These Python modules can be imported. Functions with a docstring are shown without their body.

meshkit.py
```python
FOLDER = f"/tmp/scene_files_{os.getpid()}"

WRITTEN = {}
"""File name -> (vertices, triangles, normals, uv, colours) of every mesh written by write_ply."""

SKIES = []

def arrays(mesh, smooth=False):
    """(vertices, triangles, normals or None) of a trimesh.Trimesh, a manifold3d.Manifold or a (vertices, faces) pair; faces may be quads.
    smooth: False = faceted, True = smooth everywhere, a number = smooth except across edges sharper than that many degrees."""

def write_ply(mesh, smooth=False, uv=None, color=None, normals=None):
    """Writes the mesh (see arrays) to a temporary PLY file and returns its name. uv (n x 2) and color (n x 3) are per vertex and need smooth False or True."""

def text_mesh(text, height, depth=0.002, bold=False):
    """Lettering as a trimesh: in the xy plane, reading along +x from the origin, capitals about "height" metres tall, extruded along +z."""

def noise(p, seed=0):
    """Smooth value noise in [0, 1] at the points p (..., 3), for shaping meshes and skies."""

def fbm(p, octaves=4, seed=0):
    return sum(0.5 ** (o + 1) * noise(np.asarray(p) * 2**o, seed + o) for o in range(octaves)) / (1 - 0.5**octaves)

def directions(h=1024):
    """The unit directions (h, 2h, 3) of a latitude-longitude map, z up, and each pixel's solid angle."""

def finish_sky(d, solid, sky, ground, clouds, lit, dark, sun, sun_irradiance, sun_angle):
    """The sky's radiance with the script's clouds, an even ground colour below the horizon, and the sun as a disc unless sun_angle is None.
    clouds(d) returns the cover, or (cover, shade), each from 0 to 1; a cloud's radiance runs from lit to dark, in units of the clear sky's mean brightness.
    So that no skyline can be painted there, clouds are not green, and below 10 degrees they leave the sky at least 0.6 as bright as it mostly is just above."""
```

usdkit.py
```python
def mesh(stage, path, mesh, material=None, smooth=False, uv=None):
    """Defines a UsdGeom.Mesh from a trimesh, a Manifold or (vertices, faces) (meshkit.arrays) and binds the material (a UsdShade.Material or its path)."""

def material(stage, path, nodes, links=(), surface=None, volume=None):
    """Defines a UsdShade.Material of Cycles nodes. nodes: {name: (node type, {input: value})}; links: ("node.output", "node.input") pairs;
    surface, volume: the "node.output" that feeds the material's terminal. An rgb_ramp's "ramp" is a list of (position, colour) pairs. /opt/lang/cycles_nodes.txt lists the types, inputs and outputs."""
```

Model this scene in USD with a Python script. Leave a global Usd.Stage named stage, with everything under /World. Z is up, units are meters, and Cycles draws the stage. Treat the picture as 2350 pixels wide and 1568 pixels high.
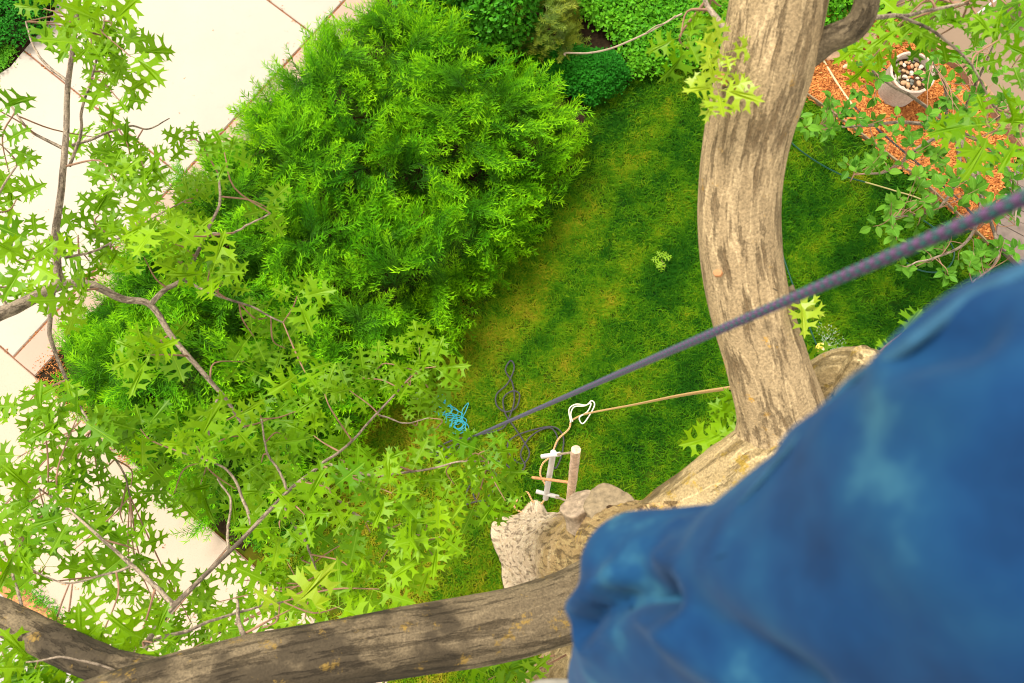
import math, random
import numpy as np
import trimesh, shapely
from shapely.geometry import Polygon, Point, LineString
from shapely.ops import split as shp_split
from pxr import Usd, UsdGeom, UsdLux, UsdShade, Sdf, Gf, Vt
import usdkit, meshkit

stage = Usd.Stage.CreateInMemory()
UsdGeom.SetStageUpAxis(stage, 'Z'); UsdGeom.SetStageMetersPerUnit(stage, 1.0)
UsdGeom.Xform.Define(stage, '/World'); UsdGeom.Scope.Define(stage, '/World/Looks')
rng = np.random.default_rng(7)
T = Sdf.ValueTypeNames

# ------------------------------------------------------------------ camera, sky, sun, exposure
CAM_H, TILT, FMM = 6.5, math.radians(11.2), 28.2
EXPOSURE = 2.2
cam = UsdGeom.Camera.Define(stage, '/World/camera')
cam.CreateHorizontalApertureAttr(36.0); cam.CreateVerticalApertureAttr(36.0 * 683 / 1024)
cam.CreateFocalLengthAttr(FMM); cam.CreateFStopAttr(5.6); cam.CreateFocusDistanceAttr(5.0)
cam.CreateClippingRangeAttr((0.03, 2000.0)); cam.CreateExposureAttr(EXPOSURE)
cam.AddTranslateOp().Set((0, 0, CAM_H)); cam.AddRotateXOp().Set(math.degrees(TILT))
SUN = np.array([-0.42, 0.40, 0.82]); SUN /= np.linalg.norm(SUN)
SUN_I, SUN_ANGLE, SKY_S = 0.4, 22.0, 0.075
dome = UsdLux.DomeLight.Define(stage, '/World/sky')
dome.GetPrim().SetCustomDataByKey('kind', 'structure')
sky_m = usdkit.material(stage, '/World/Looks/sky_air', {
    's': ('sky_texture', {'sky_type': 'single_scattering', 'sun_disc': False, 'sun_elevation': math.asin(SUN[2]), 'sun_rotation': math.atan2(SUN[0], SUN[1])}),
    'tc': ('texture_coordinate', {}),
    'n': ('noise_texture', {'scale': 2.2, 'detail': 5.0, 'roughness': 0.55}),
    'r': ('rgb_ramp', {'ramp': [(0.30, (0.45,) * 3), (0.62, (0.92,) * 3)]}),
    'm': ('mix_color', {'blend_type': 'mix', 'b': (6.5, 5.9, 5.0), 'use_clamp': False}),
    'b': ('background_shader', {'strength': SKY_S})},
    [('tc.generated', 'n.vector'), ('n.fac', 'r.fac'), ('r.color', 'm.fac'), ('s.color', 'm.a'), ('m.result', 'b.color')], surface='b.background')
UsdShade.MaterialBindingAPI.Apply(dome.GetPrim()).Bind(sky_m)
sun = UsdLux.DistantLight.Define(stage, '/World/sun')
sun.CreateIntensityAttr(SUN_I); sun.CreateAngleAttr(SUN_ANGLE); sun.CreateColorAttr((1.0, 0.95, 0.86)); sun.CreateNormalizeAttr(True)
sun.AddTransformOp().Set(Gf.Matrix4d().SetRotate(Gf.Rotation(Gf.Vec3d(0, 0, 1), Gf.Vec3d(*SUN.tolist()))))

# ------------------------------------------------------------------ survey: sight lines of a 2350 x 1568 grid, met with the ground or a height
FPX = FMM / 36.0 * 2350
EYE = np.array([0, 0, CAM_H])
def sight(px, py):
    x, y = (px - 1175) / FPX, (784 - py) / FPX
    c, s = math.cos(TILT), math.sin(TILT)
    return np.array([x, y * c + s, y * s - c])
def G(px, py, z=0.0):
    d = sight(px, py); return EYE + d * ((z - CAM_H) / d[2])
def D(px, py, depth):
    return EYE + sight(px, py) * depth
def poly(pts, z=0.0):
    return Polygon([G(x, y, z)[:2] for x, y in pts]).buffer(0)
def pix(p):
    p = np.atleast_2d(p) - EYE
    c, s = math.cos(TILT), math.sin(TILT)
    yc = p[:, 1] * c + p[:, 2] * s; zc = -p[:, 1] * s + p[:, 2] * c
    return np.stack([1175 + p[:, 0] / -zc * FPX, 784 - yc / -zc * FPX, -zc], 1)

# ------------------------------------------------------------------ scene writing
_used = {}
def numbered(parent, name):
    k = (parent, name); n = _used.get(k, 0); _used[k] = n + 1
    return f'{parent}/{name}' + (f'_{n:03d}' if n else '')
def tag(prim, label=None, category=None, group=None, kind=None):
    for k, v in (('label', label), ('category', category), ('group', group), ('kind', kind)):
        if v: prim.SetCustomDataByKey(k, v)
class Thing:
    def __init__(self, name, label=None, category=None, base=(0, 0, 0), group=None, kind=None):
        self.path = numbered('/World', name); self.base = np.asarray(base, float)
        x = UsdGeom.Xform.Define(stage, self.path); x.AddTranslateOp().Set(tuple(self.base.tolist()))
        self.prim = x.GetPrim(); tag(self.prim, label, category, group, kind)
    def part(self, name, mesh, mat, smooth=False, uv=None, extra=None, under=None, label=None, kind=None):
        p = numbered(under or self.path, name)
        v, f = as_vf(mesh)
        m = usdkit.mesh(stage, p, (v - self.base, f), MATS[mat], smooth=smooth, uv=uv)
        if extra is not None:
            UsdGeom.PrimvarsAPI(m).CreatePrimvar('bark', T.Float3Array, 'vertex').Set(Vt.Vec3fArray.FromNumpy(np.asarray(extra, np.float32)))
        tag(m.GetPrim(), label, None, None, kind)
        return p
def as_vf(mesh):
    if isinstance(mesh, (tuple, list)): return np.asarray(mesh[0], float), np.asarray(mesh[1], int)
    if hasattr(mesh, 'to_mesh'):
        m = mesh.to_mesh(); return np.array(m.vert_properties[:, :3], float), np.array(m.tri_verts)
    return np.array(mesh.vertices), np.array(mesh.faces)
def single(name, mesh, mat, label=None, category=None, group=None, kind=None, smooth=False, uv=None, extra=None):
    v, f = as_vf(mesh); base = np.array([v[:, 0].mean(), v[:, 1].mean(), v[:, 2].min()])
    p = numbered('/World', name)
    m = usdkit.mesh(stage, p, (v - base, f), MATS[mat], smooth=smooth, uv=uv)
    m.AddTranslateOp().Set(tuple(base.tolist()))
    if extra is not None:
        UsdGeom.PrimvarsAPI(m).CreatePrimvar('bark', T.Float3Array, 'vertex').Set(Vt.Vec3fArray.FromNumpy(np.asarray(extra, np.float32)))
    tag(m.GetPrim(), label, category, group, kind); return m
def cat(parts, uv=None):
    vs, fs, n = [], [], 0
    for v, f in parts:
        vs.append(v); fs.append(np.asarray(f) + n); n += len(v)
    return np.vstack(vs), np.vstack(fs)
def instancer(path, protos, mat, pos, quats, scales, idx, kind='stuff', label=None, category=None):
    """protos: list of (v, f, uv); many small copies that nobody could count"""
    pi = UsdGeom.PointInstancer.Define(stage, path)
    rel = pi.CreatePrototypesRel()
    for k, (v, f, uv) in enumerate(protos):
        q = f'{path}/piece_{k:03d}'
        usdkit.mesh(stage, q, (v, f), MATS[mat], smooth=False, uv=uv); rel.AddTarget(q)
    pi.CreatePositionsAttr(Vt.Vec3fArray.FromNumpy(np.asarray(pos, np.float32)))
    q = np.asarray(quats, np.float32)   # w x y z
    pi.CreateOrientationsAttr(Vt.QuathArray([Gf.Quath(float(a[0]), float(a[1]), float(a[2]), float(a[3])) for a in q]))
    pi.CreateScalesAttr(Vt.Vec3fArray.FromNumpy(np.repeat(np.asarray(scales, np.float32)[:, None], 3, 1)))
    pi.CreateProtoIndicesAttr(Vt.IntArray.FromNumpy(np.asarray(idx, np.int32)))
    tag(pi.GetPrim(), label, category, None, kind); return pi
def quat_frames(x, y, z):
    """rotation matrices with these columns -> quaternions"""
    m = np.zeros((len(x), 4, 4)); m[:, :3, 0], m[:, :3, 1], m[:, :3, 2], m[:, 3, 3] = x, y, z, 1
    from scipy.spatial.transform import Rotation
    q = Rotation.from_matrix(m[:, :3, :3]).as_quat(); return q[:, [3, 0, 1, 2]]
def unit(a):
    a = np.asarray(a, float); return a / (np.linalg.norm(a, axis=-1, keepdims=True) + 1e-12)

# ------------------------------------------------------------------ materials
MATS = {}
def mat(name, nodes, links, surface='p.BSDF'):
    MATS[name] = usdkit.material(stage, '/World/Looks/' + name, nodes, links, surface=surface)
def plain(name, col, rough=0.7, spec=0.3, vary=0.25, scale=40.0, bump=0.0, bump_d=0.004):
    n = {'g': ('geometry', {}), 'n': ('noise_texture', {'scale': scale, 'detail': 4.0, 'roughness': 0.6}),
         'r': ('rgb_ramp', {'ramp': [(0.25, tuple(c * (1 - vary) for c in col)), (0.75, tuple(min(1, c * (1 + vary)) for c in col))]}),
         'p': ('principled_bsdf', {'roughness': rough, 'specular_ior_level': spec})}
    l = [('g.position', 'n.vector'), ('n.fac', 'r.fac'), ('r.color', 'p.base_color')]
    if bump:
        n['b'] = ('bump', {'strength': bump, 'distance': bump_d}); l += [('n.fac', 'b.height'), ('b.normal', 'p.normal')]
    mat(name, n, l)
def leafy(name, dark, light, rib=None, trans=0.35, rough=0.45, pos_scale=1.2, uvramp=None, spec=0.35, rnd=True):
    """leaf: colour varied by island, by place and (uvramp) along the leaf; partly translucent"""
    n = {'g': ('geometry', {}), 'o': ('object_info', {}), 'n': ('noise_texture', {'scale': pos_scale, 'detail': 2.0}),
         'a': ('math', {'math_type': 'multiply_add', 'value2': 0.55, 'value3': -0.05}),
         'a2': ('math', {'math_type': 'multiply_add', 'value2': 0.32}),
         'a3': ('math', {'math_type': 'multiply_add', 'value2': 0.5, 'value3': -0.02}),
         'r': ('rgb_ramp', {'ramp': [(0.2, dark), (0.8, light)]}),
         'p': ('principled_bsdf', {'roughness': rough, 'specular_ior_level': spec}), 't': ('translucent_bsdf', {}),
         'm': ('mix_closure', {'fac': trans})}
    l = [('g.position', 'n.vector'), ('n.fac', 'a.value1'), ('o.random', 'a2.value1'), ('a.value', 'a2.value3'), ('g.random_per_island', 'a3.value1'), ('a2.value', 'a3.value3'),
         ('a3.value', 'r.fac'), ('p.BSDF', 'm.closure1'), ('t.BSDF', 'm.closure2')]
    src = 'r.color'
    if rib is not None:
        n.update({'uv': ('uvmap', {'attribute': 'st'}), 'sx': ('separate_xyz', {}), 'ab': ('math', {'math_type': 'absolute'}),
                  'rr': ('map_range', {'range_type': 'linear', 'from_min': 0.006, 'from_max': 0.022, 'to_min': 0.5, 'to_max': 0.0, 'clamp': True}),
                  'mx': ('mix_color', {'blend_type': 'mix', 'b': rib})})
        l += [('uv.UV', 'sx.vector'), ('sx.x', 'ab.value1'), ('ab.value', 'rr.value'), ('rr.result', 'mx.fac'), (src, 'mx.a')]; src = 'mx.result'
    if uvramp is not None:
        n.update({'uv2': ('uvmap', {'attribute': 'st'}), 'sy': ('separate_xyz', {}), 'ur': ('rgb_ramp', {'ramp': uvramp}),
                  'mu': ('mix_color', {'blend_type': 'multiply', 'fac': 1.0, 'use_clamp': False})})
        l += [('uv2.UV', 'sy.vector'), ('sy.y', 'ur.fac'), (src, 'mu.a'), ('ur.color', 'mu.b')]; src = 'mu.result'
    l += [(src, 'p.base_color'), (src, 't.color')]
    mat(name, n, l, surface='m.closure')
leafy('oak_leaf', (0.075, 0.205, 0.001), (0.290, 0.480, 0.004), rib=(0.26, 0.44, 0.03), trans=0.44, rough=0.42, pos_scale=1.6, spec=0.16)
leafy('oak_leaf_young', (0.22, 0.34, 0.006), (0.36, 0.44, 0.02), rib=(0.40, 0.46, 0.05), trans=0.4, rough=0.4)
leafy('fruit_leaf', (0.042, 0.150, 0.008), (0.150, 0.330, 0.022), rib=(0.18, 0.35, 0.05), trans=0.3, rough=0.5, pos_scale=2.5, spec=0.12)
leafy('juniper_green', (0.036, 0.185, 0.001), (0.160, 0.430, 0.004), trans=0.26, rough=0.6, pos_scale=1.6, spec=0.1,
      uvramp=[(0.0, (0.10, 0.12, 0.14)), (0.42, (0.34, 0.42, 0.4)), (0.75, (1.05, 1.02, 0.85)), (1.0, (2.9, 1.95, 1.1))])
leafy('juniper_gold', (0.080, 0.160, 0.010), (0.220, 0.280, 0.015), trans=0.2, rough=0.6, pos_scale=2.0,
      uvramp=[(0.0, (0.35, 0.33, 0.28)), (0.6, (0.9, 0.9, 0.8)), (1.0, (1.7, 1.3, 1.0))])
leafy('cover_bright', (0.040, 0.200, 0.004), (0.150, 0.420, 0.010), trans=0.25, spec=0.12, rough=0.5, pos_scale=3.0)
leafy('cover_dark', (0.008, 0.095, 0.003), (0.024, 0.190, 0.006), trans=0.15, spec=0.08, rough=0.6, pos_scale=3.0)
leafy('cover_mid', (0.022, 0.150, 0.003), (0.080, 0.300, 0.008), trans=0.22, spec=0.12, rough=0.5, pos_scale=3.0)
# lawn: green with dry straw patches, faint mowing lines
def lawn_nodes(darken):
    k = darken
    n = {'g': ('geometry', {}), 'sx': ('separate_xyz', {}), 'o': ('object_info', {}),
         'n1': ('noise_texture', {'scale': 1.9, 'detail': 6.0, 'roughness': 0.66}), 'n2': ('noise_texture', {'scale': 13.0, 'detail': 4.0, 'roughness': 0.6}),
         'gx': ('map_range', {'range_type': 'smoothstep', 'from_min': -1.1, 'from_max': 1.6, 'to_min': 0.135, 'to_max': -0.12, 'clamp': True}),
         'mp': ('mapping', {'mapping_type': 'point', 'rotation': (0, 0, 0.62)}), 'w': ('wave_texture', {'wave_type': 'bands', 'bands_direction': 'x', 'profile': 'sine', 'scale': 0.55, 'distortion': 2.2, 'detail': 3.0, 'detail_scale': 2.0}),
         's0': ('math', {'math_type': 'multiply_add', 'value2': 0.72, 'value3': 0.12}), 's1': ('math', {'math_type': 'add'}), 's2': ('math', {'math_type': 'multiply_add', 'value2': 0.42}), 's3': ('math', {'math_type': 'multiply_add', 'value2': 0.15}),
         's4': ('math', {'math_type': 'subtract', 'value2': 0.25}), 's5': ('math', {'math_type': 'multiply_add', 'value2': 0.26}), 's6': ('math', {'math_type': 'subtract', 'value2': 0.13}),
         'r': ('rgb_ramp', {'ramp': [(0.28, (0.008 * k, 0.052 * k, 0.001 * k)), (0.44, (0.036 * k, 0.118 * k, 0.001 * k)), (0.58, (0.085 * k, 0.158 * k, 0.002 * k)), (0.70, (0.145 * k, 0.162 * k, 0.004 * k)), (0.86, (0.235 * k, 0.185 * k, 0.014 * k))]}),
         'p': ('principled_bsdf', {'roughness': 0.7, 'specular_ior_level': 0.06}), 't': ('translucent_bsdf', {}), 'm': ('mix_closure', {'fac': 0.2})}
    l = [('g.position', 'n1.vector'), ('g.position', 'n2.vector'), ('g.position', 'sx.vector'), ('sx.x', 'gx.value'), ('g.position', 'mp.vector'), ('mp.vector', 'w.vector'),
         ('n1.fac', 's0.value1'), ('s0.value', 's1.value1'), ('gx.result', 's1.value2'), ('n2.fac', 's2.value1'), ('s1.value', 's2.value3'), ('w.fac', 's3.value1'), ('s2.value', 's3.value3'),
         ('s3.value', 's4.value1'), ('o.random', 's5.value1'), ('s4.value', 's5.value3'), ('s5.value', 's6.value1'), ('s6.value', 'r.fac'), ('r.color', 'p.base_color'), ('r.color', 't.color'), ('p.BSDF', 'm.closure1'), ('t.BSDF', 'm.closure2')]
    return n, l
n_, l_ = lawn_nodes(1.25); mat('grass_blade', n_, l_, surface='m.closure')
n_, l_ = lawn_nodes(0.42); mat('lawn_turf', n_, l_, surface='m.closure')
def bark(name, pale, dark, lichen=0.62, crack=(0.22, 0.12, 0.045), scale=26.0, lich_col=(0.42, 0.22, 0.02), bump=0.9, seams=0.5, patch=0.60, aged=None):
    n = {'a': ('attribute', {'attribute': 'bark'}), 'g': ('geometry', {}),
         'nf': ('noise_texture', {'scale': 16.0, 'detail': 6.0, 'roughness': 0.75}),
         'nc': ('noise_texture', {'scale': scale, 'detail': 6.0, 'roughness': 0.68, 'distortion': 0.25}),
         'nd': ('noise_texture', {'scale': 160.0, 'detail': 3.0, 'roughness': 0.7}), 'nl': ('noise_texture', {'scale': 13.0, 'detail': 6.0, 'roughness': 0.72}),
         'nk': ('noise_texture', {'scale': 3.2, 'detail': 4.0, 'roughness': 0.6}),
         'rf': ('rgb_ramp', {'ramp': [(0.25, dark), (0.52, tuple((a + b) / 2 for a, b in zip(pale, dark))), (0.78, pale)]}),
         'rc': ('rgb_ramp', {'ramp': [(0.30, (0.0,) * 3), (0.40, (0.45,) * 3), (0.47, (1.0,) * 3)]}),
         'ns': ('noise_texture', {'scale': scale * 0.55, 'detail': 2.0, 'roughness': 0.5}), 'rs': ('rgb_ramp', {'ramp': [(0.465, (0.0,) * 3), (0.495, (seams,) * 3), (0.525, (0.0,) * 3)]}), 'ms': ('mix_color', {'blend_type': 'mix', 'b': tuple(min(0.8, c * 1.5) for c in pale)}),
         'rd': ('rgb_ramp', {'ramp': [(0.3, (0.55,) * 3), (0.7, (1.35,) * 3)]}),
         'rl': ('rgb_ramp', {'ramp': [(lichen, (0,) * 3), (lichen + 0.06, (0.85,) * 3)]}),
         'rk': ('rgb_ramp', {'ramp': [(patch, (0,) * 3), (patch + 0.07, (0.8,) * 3)]}),
         'inv': ('math', {'math_type': 'subtract', 'value1': 1.0}), 'cm': ('math', {'math_type': 'multiply', 'value2': 0.85}),
         'm1': ('mix_color', {'blend_type': 'mix', 'b': crack}), 'm2': ('mix_color', {'blend_type': 'multiply', 'fac': 1.0, 'use_clamp': False}),
         'm3': ('mix_color', {'blend_type': 'mix', 'b': lich_col}), 'm4': ('mix_color', {'blend_type': 'mix', 'b': tuple(c * 0.35 for c in dark)}),
         'h': ('math', {'math_type': 'multiply_add', 'value2': 0.35}),
         'b': ('bump', {'strength': bump, 'distance': 0.008}), 'p': ('principled_bsdf', {'roughness': 0.85, 'specular_ior_level': 0.2})}
    l = [('a.vector', 'nf.vector'), ('a.vector', 'nc.vector'), ('g.position', 'nd.vector'), ('g.position', 'nl.vector'), ('g.position', 'nk.vector'),
         ('nf.fac', 'rf.fac'), ('nc.fac', 'rc.fac'), ('nd.fac', 'rd.fac'), ('nl.fac', 'rl.fac'), ('nk.fac', 'rk.fac'), ('rc.color', 'inv.value2'), ('inv.value', 'cm.value1'),
         ('a.vector', 'ns.vector'), ('ns.fac', 'rs.fac'), ('rs.color', 'ms.fac'), ('rf.color', 'ms.a'), ('ms.result', 'm1.a'), ('cm.value', 'm1.fac'), ('m1.result', 'm2.a'), ('rd.color', 'm2.b'), ('m2.result', 'm4.a'), ('rk.color', 'm4.fac'), ('m4.result', 'm3.a'), ('rl.color', 'm3.fac'), ('m3.result', 'p.base_color'),
         ('nd.fac', 'h.value1'), ('rc.color', 'h.value3'), ('h.value', 'b.height'), ('b.normal', 'p.normal')]
    if aged:   # older bark further up: another real colour, blended in along the stem
        n.update({'za': ('separate_xyz', {}), 'zr': ('map_range', {'range_type': 'smoothstep', 'from_min': aged[0], 'from_max': aged[1], 'to_min': 0.0, 'to_max': 1.0, 'clamp': True}), 'zn': ('math', {'math_type': 'multiply_add', 'value2': 0.30, 'value3': -0.15}), 'zs': ('math', {'math_type': 'add'}), 'mz': ('mix_color', {'blend_type': 'multiply', 'b': aged[2]})})
        l = [x for x in l if x != ('m4.result', 'm3.a')] + [('a.vector', 'za.vector'), ('za.z', 'zs.value1'), ('nk.fac', 'zn.value1'), ('zn.value', 'zs.value2'), ('zs.value', 'zr.value'), ('zr.result', 'mz.fac'), ('m4.result', 'mz.a'), ('mz.result', 'm3.a')]
    mat(name, n, l)
bark('bark_tan', (0.350, 0.258, 0.140), (0.235, 0.165, 0.084), lichen=0.615, scale=42.0, crack=(0.13, 0.080, 0.035), patch=0.64)
bark('bark_grey', (0.160, 0.122, 0.070), (0.070, 0.051, 0.028), lichen=0.585, crack=(0.040, 0.028, 0.014), patch=0.50, seams=0.25, lich_col=(0.20, 0.125, 0.025), scale=40.0)
bark('bark_base', (0.600, 0.465, 0.320), (0.470, 0.345, 0.225), lichen=0.60, crack=(0.10, 0.06, 0.03), scale=40.0, lich_col=(0.42, 0.27, 0.02), patch=0.68, aged=(0.27, 0.43, (0.50, 0.44, 0.28)))
bark('bark_mossy', (0.340, 0.262, 0.135), (0.190, 0.130, 0.052), lichen=0.565, lich_col=(0.26, 0.17, 0.02), crack=(0.11, 0.07, 0.02))
bark('bark_branch', (0.285, 0.225, 0.160), (0.170, 0.128, 0.088), lichen=0.75, crack=(0.12, 0.085, 0.06), scale=60.0)
plain('collar_bark', (0.175, 0.130, 0.073), vary=0.5, scale=55, bump=0.5, bump_d=0.006)
plain('collar_pale', (0.23, 0.170, 0.110), vary=0.5, scale=60, bump=0.5, bump_d=0.006)
plain('twig_wood', (0.22, 0.12, 0.07), vary=0.35, scale=30)
plain('dead_wood', (0.25, 0.195, 0.13), vary=0.3, scale=60)
plain('cut_wood', (0.36, 0.16, 0.06), vary=0.4, scale=50, bump=0.3)
plain('post_wood', (0.46, 0.32, 0.22), vary=0.5, scale=45, bump=0.6)
plain('raw_wood', (0.45, 0.22, 0.09), vary=0.45, scale=70)
# ground materials
def concrete(name, col, speck, vary=0.08, sp=0.5, rough=0.85):
    mat(name, {'g': ('geometry', {}), 'n': ('noise_texture', {'scale': 1.1, 'detail': 5.0, 'roughness': 0.6}), 'n2': ('noise_texture', {'scale': 110.0, 'detail': 3.0, 'roughness': 0.75}), 'n3': ('noise_texture', {'scale': 9.0, 'detail': 6.0, 'roughness': 0.75}),
               'r': ('rgb_ramp', {'ramp': [(0.25, tuple(c * (1 - vary) for c in col)), (0.75, tuple(c * (1 + vary) for c in col))]}),
               'r2': ('rgb_ramp', {'ramp': [(0.30, (sp,) * 3), (0.42, (0,) * 3)]}), 'r3': ('rgb_ramp', {'ramp': [(0.62, (0,) * 3), (0.80, (0.45,) * 3)]}),
               'm': ('mix_color', {'blend_type': 'mix', 'b': speck}), 'm3': ('mix_color', {'blend_type': 'mix', 'b': speck}), 'b': ('bump', {'strength': 0.25, 'distance': 0.003}), 'p': ('principled_bsdf', {'roughness': rough, 'specular_ior_level': 0.25})},
        [('g.position', 'n.vector'), ('g.position', 'n2.vector'), ('g.position', 'n3.vector'), ('n.fac', 'r.fac'), ('n2.fac', 'r2.fac'), ('n3.fac', 'r3.fac'), ('r.color', 'm.a'), ('r2.color', 'm.fac'), ('m.result', 'm3.a'), ('r3.color', 'm3.fac'), ('m3.result', 'p.base_color'), ('n2.fac', 'b.height'), ('b.normal', 'p.normal')])
concrete('driveway_concrete', (0.330, 0.288, 0.238), (0.25, 0.19, 0.14), vary=0.07, sp=0.30)
concrete('border_concrete', (0.326, 0.228, 0.172), (0.42, 0.24, 0.16), vary=0.08)
concrete('walk_concrete', (0.349, 0.274, 0.206), (0.30, 0.20, 0.13), vary=0.07, sp=0.55)
concrete('patio_concrete', (0.175, 0.122, 0.080), (0.12, 0.085, 0.055), vary=0.08)
concrete('street_concrete', (0.30, 0.265, 0.25), (0.14, 0.12, 0.11), vary=0.1, sp=0.8)
plain('joint_debris', (0.145, 0.056, 0.020), vary=0.55, scale=60, bump=0.5)
plain('bed_soil', (0.022, 0.014, 0.007), vary=0.6, scale=35, bump=0.7, spec=0.03)
plain('verge_dirt', (0.30, 0.135, 0.045), vary=0.55, scale=45, bump=0.6)
plain('chip_bed', (0.36, 0.120, 0.030), vary=0.5, scale=90, bump=0.8)
mat('wood_chip', {'g': ('geometry', {}), 'o': ('object_info', {}), 's': ('math', {'math_type': 'multiply_add', 'value2': 0.5}), 'h': ('math', {'math_type': 'multiply', 'value2': 0.5}),
                  'r': ('rgb_ramp', {'ramp': [(0.05, (0.22, 0.062, 0.012)), (0.40, (0.50, 0.190, 0.045)), (0.70, (0.62, 0.290, 0.090)), (0.95, (0.72, 0.43, 0.19))]}), 'p': ('principled_bsdf', {'roughness': 0.75, 'specular_ior_level': 0.2})},
    [('g.random_per_island', 'h.value1'), ('o.random', 's.value1'), ('h.value', 's.value3'), ('s.value', 'r.fac'), ('r.color', 'p.base_color')])
# ropes
def rope_mat(name, a, b, dark, around, along, rough=0.7):
    mat(name, {'uv': ('uvmap', {'attribute': 'st'}), 's': ('separate_xyz', {}), 'u': ('math', {'math_type': 'multiply', 'value2': 2 * math.pi * around}), 'v': ('math', {'math_type': 'multiply', 'value2': 2 * math.pi * along}),
               'p1': ('math', {'math_type': 'add'}), 'p2': ('math', {'math_type': 'subtract'}), 's1': ('math', {'math_type': 'sine'}), 's2': ('math', {'math_type': 'sine'}), 'm': ('math', {'math_type': 'multiply'}),
               'k': ('math', {'math_type': 'multiply_add', 'value2': 0.5, 'value3': 0.5}), 'r': ('rgb_ramp', {'ramp': [(0.0, a), (0.22, a), (0.36, dark), (0.48, dark), (0.58, b), (1.0, b)]}),
               'p': ('principled_bsdf', {'roughness': rough, 'specular_ior_level': 0.3})},
        [('uv.UV', 's.vector'), ('s.x', 'u.value1'), ('s.y', 'v.value1'), ('u.value', 'p1.value1'), ('v.value', 'p1.value2'), ('u.value', 'p2.value1'), ('v.value', 'p2.value2'), ('p1.value', 's1.value1'), ('p2.value', 's2.value1'),
         ('s1.value', 'm.value1'), ('s2.value', 'm.value2'), ('m.value', 'k.value1'), ('k.value', 'r.fac'), ('r.color', 'p.base_color')])
rope_mat('climbing_cord', (0.030, 0.140, 0.130), (0.125, 0.062, 0.140), (0.012, 0.010, 0.016), 3, 38)
rope_mat('tan_cord', (0.42, 0.27, 0.10), (0.50, 0.33, 0.14), (0.22, 0.12, 0.04), 1, 60)
rope_mat('orange_cord', (0.42, 0.20, 0.05), (0.55, 0.38, 0.18), (0.22, 0.10, 0.04), 1, 30)
plain('slack_cord', (0.030, 0.028, 0.034), vary=0.35, scale=120)
plain('white_cord', (0.50, 0.47, 0.38), vary=0.1, scale=80)
plain('teal_line', (0.010, 0.20, 0.22), vary=0.25, scale=30, rough=0.45)
plain('green_hose', (0.002, 0.040, 0.024), vary=0.25, scale=20, rough=0.35)
plain('pale_hose', (0.26, 0.23, 0.08), vary=0.2, scale=30)
plain('black_hose', (0.020, 0.022, 0.020), vary=0.3, scale=30, rough=0.4)
plain('cream_hose', (0.40, 0.34, 0.19), vary=0.15, scale=30)
plain('steel_edge', (0.17, 0.125, 0.065), vary=0.4, scale=20)
plain('white_paint', (0.50, 0.47, 0.43), vary=0.08, scale=25, rough=0.5)
plain('bag_canvas', (0.80, 0.78, 0.72), vary=0.1, scale=60)
plain('yellow_plastic', (0.75, 0.55, 0.08), vary=0.15, scale=60, rough=0.4)
plain('pot_stone', (0.34, 0.275, 0.220), vary=0.3, scale=55, bump=0.5)
plain('sandstone', (0.56, 0.36, 0.22), vary=0.2, scale=18, bump=0.4)
plain('bark_mulch_dark', (0.045, 0.026, 0.012), vary=0.5, scale=60, spec=0.05)
plain('brown_box', (0.060, 0.032, 0.020), vary=0.3, scale=40)
plain('deck_board', (0.130, 0.098, 0.078), vary=0.3, scale=14)
PEB = {'tan': (0.34, 0.20, 0.10), 'white': (0.42, 0.36, 0.28), 'grey': (0.09, 0.09, 0.07), 'rust': (0.25, 0.06, 0.015)}
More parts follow.
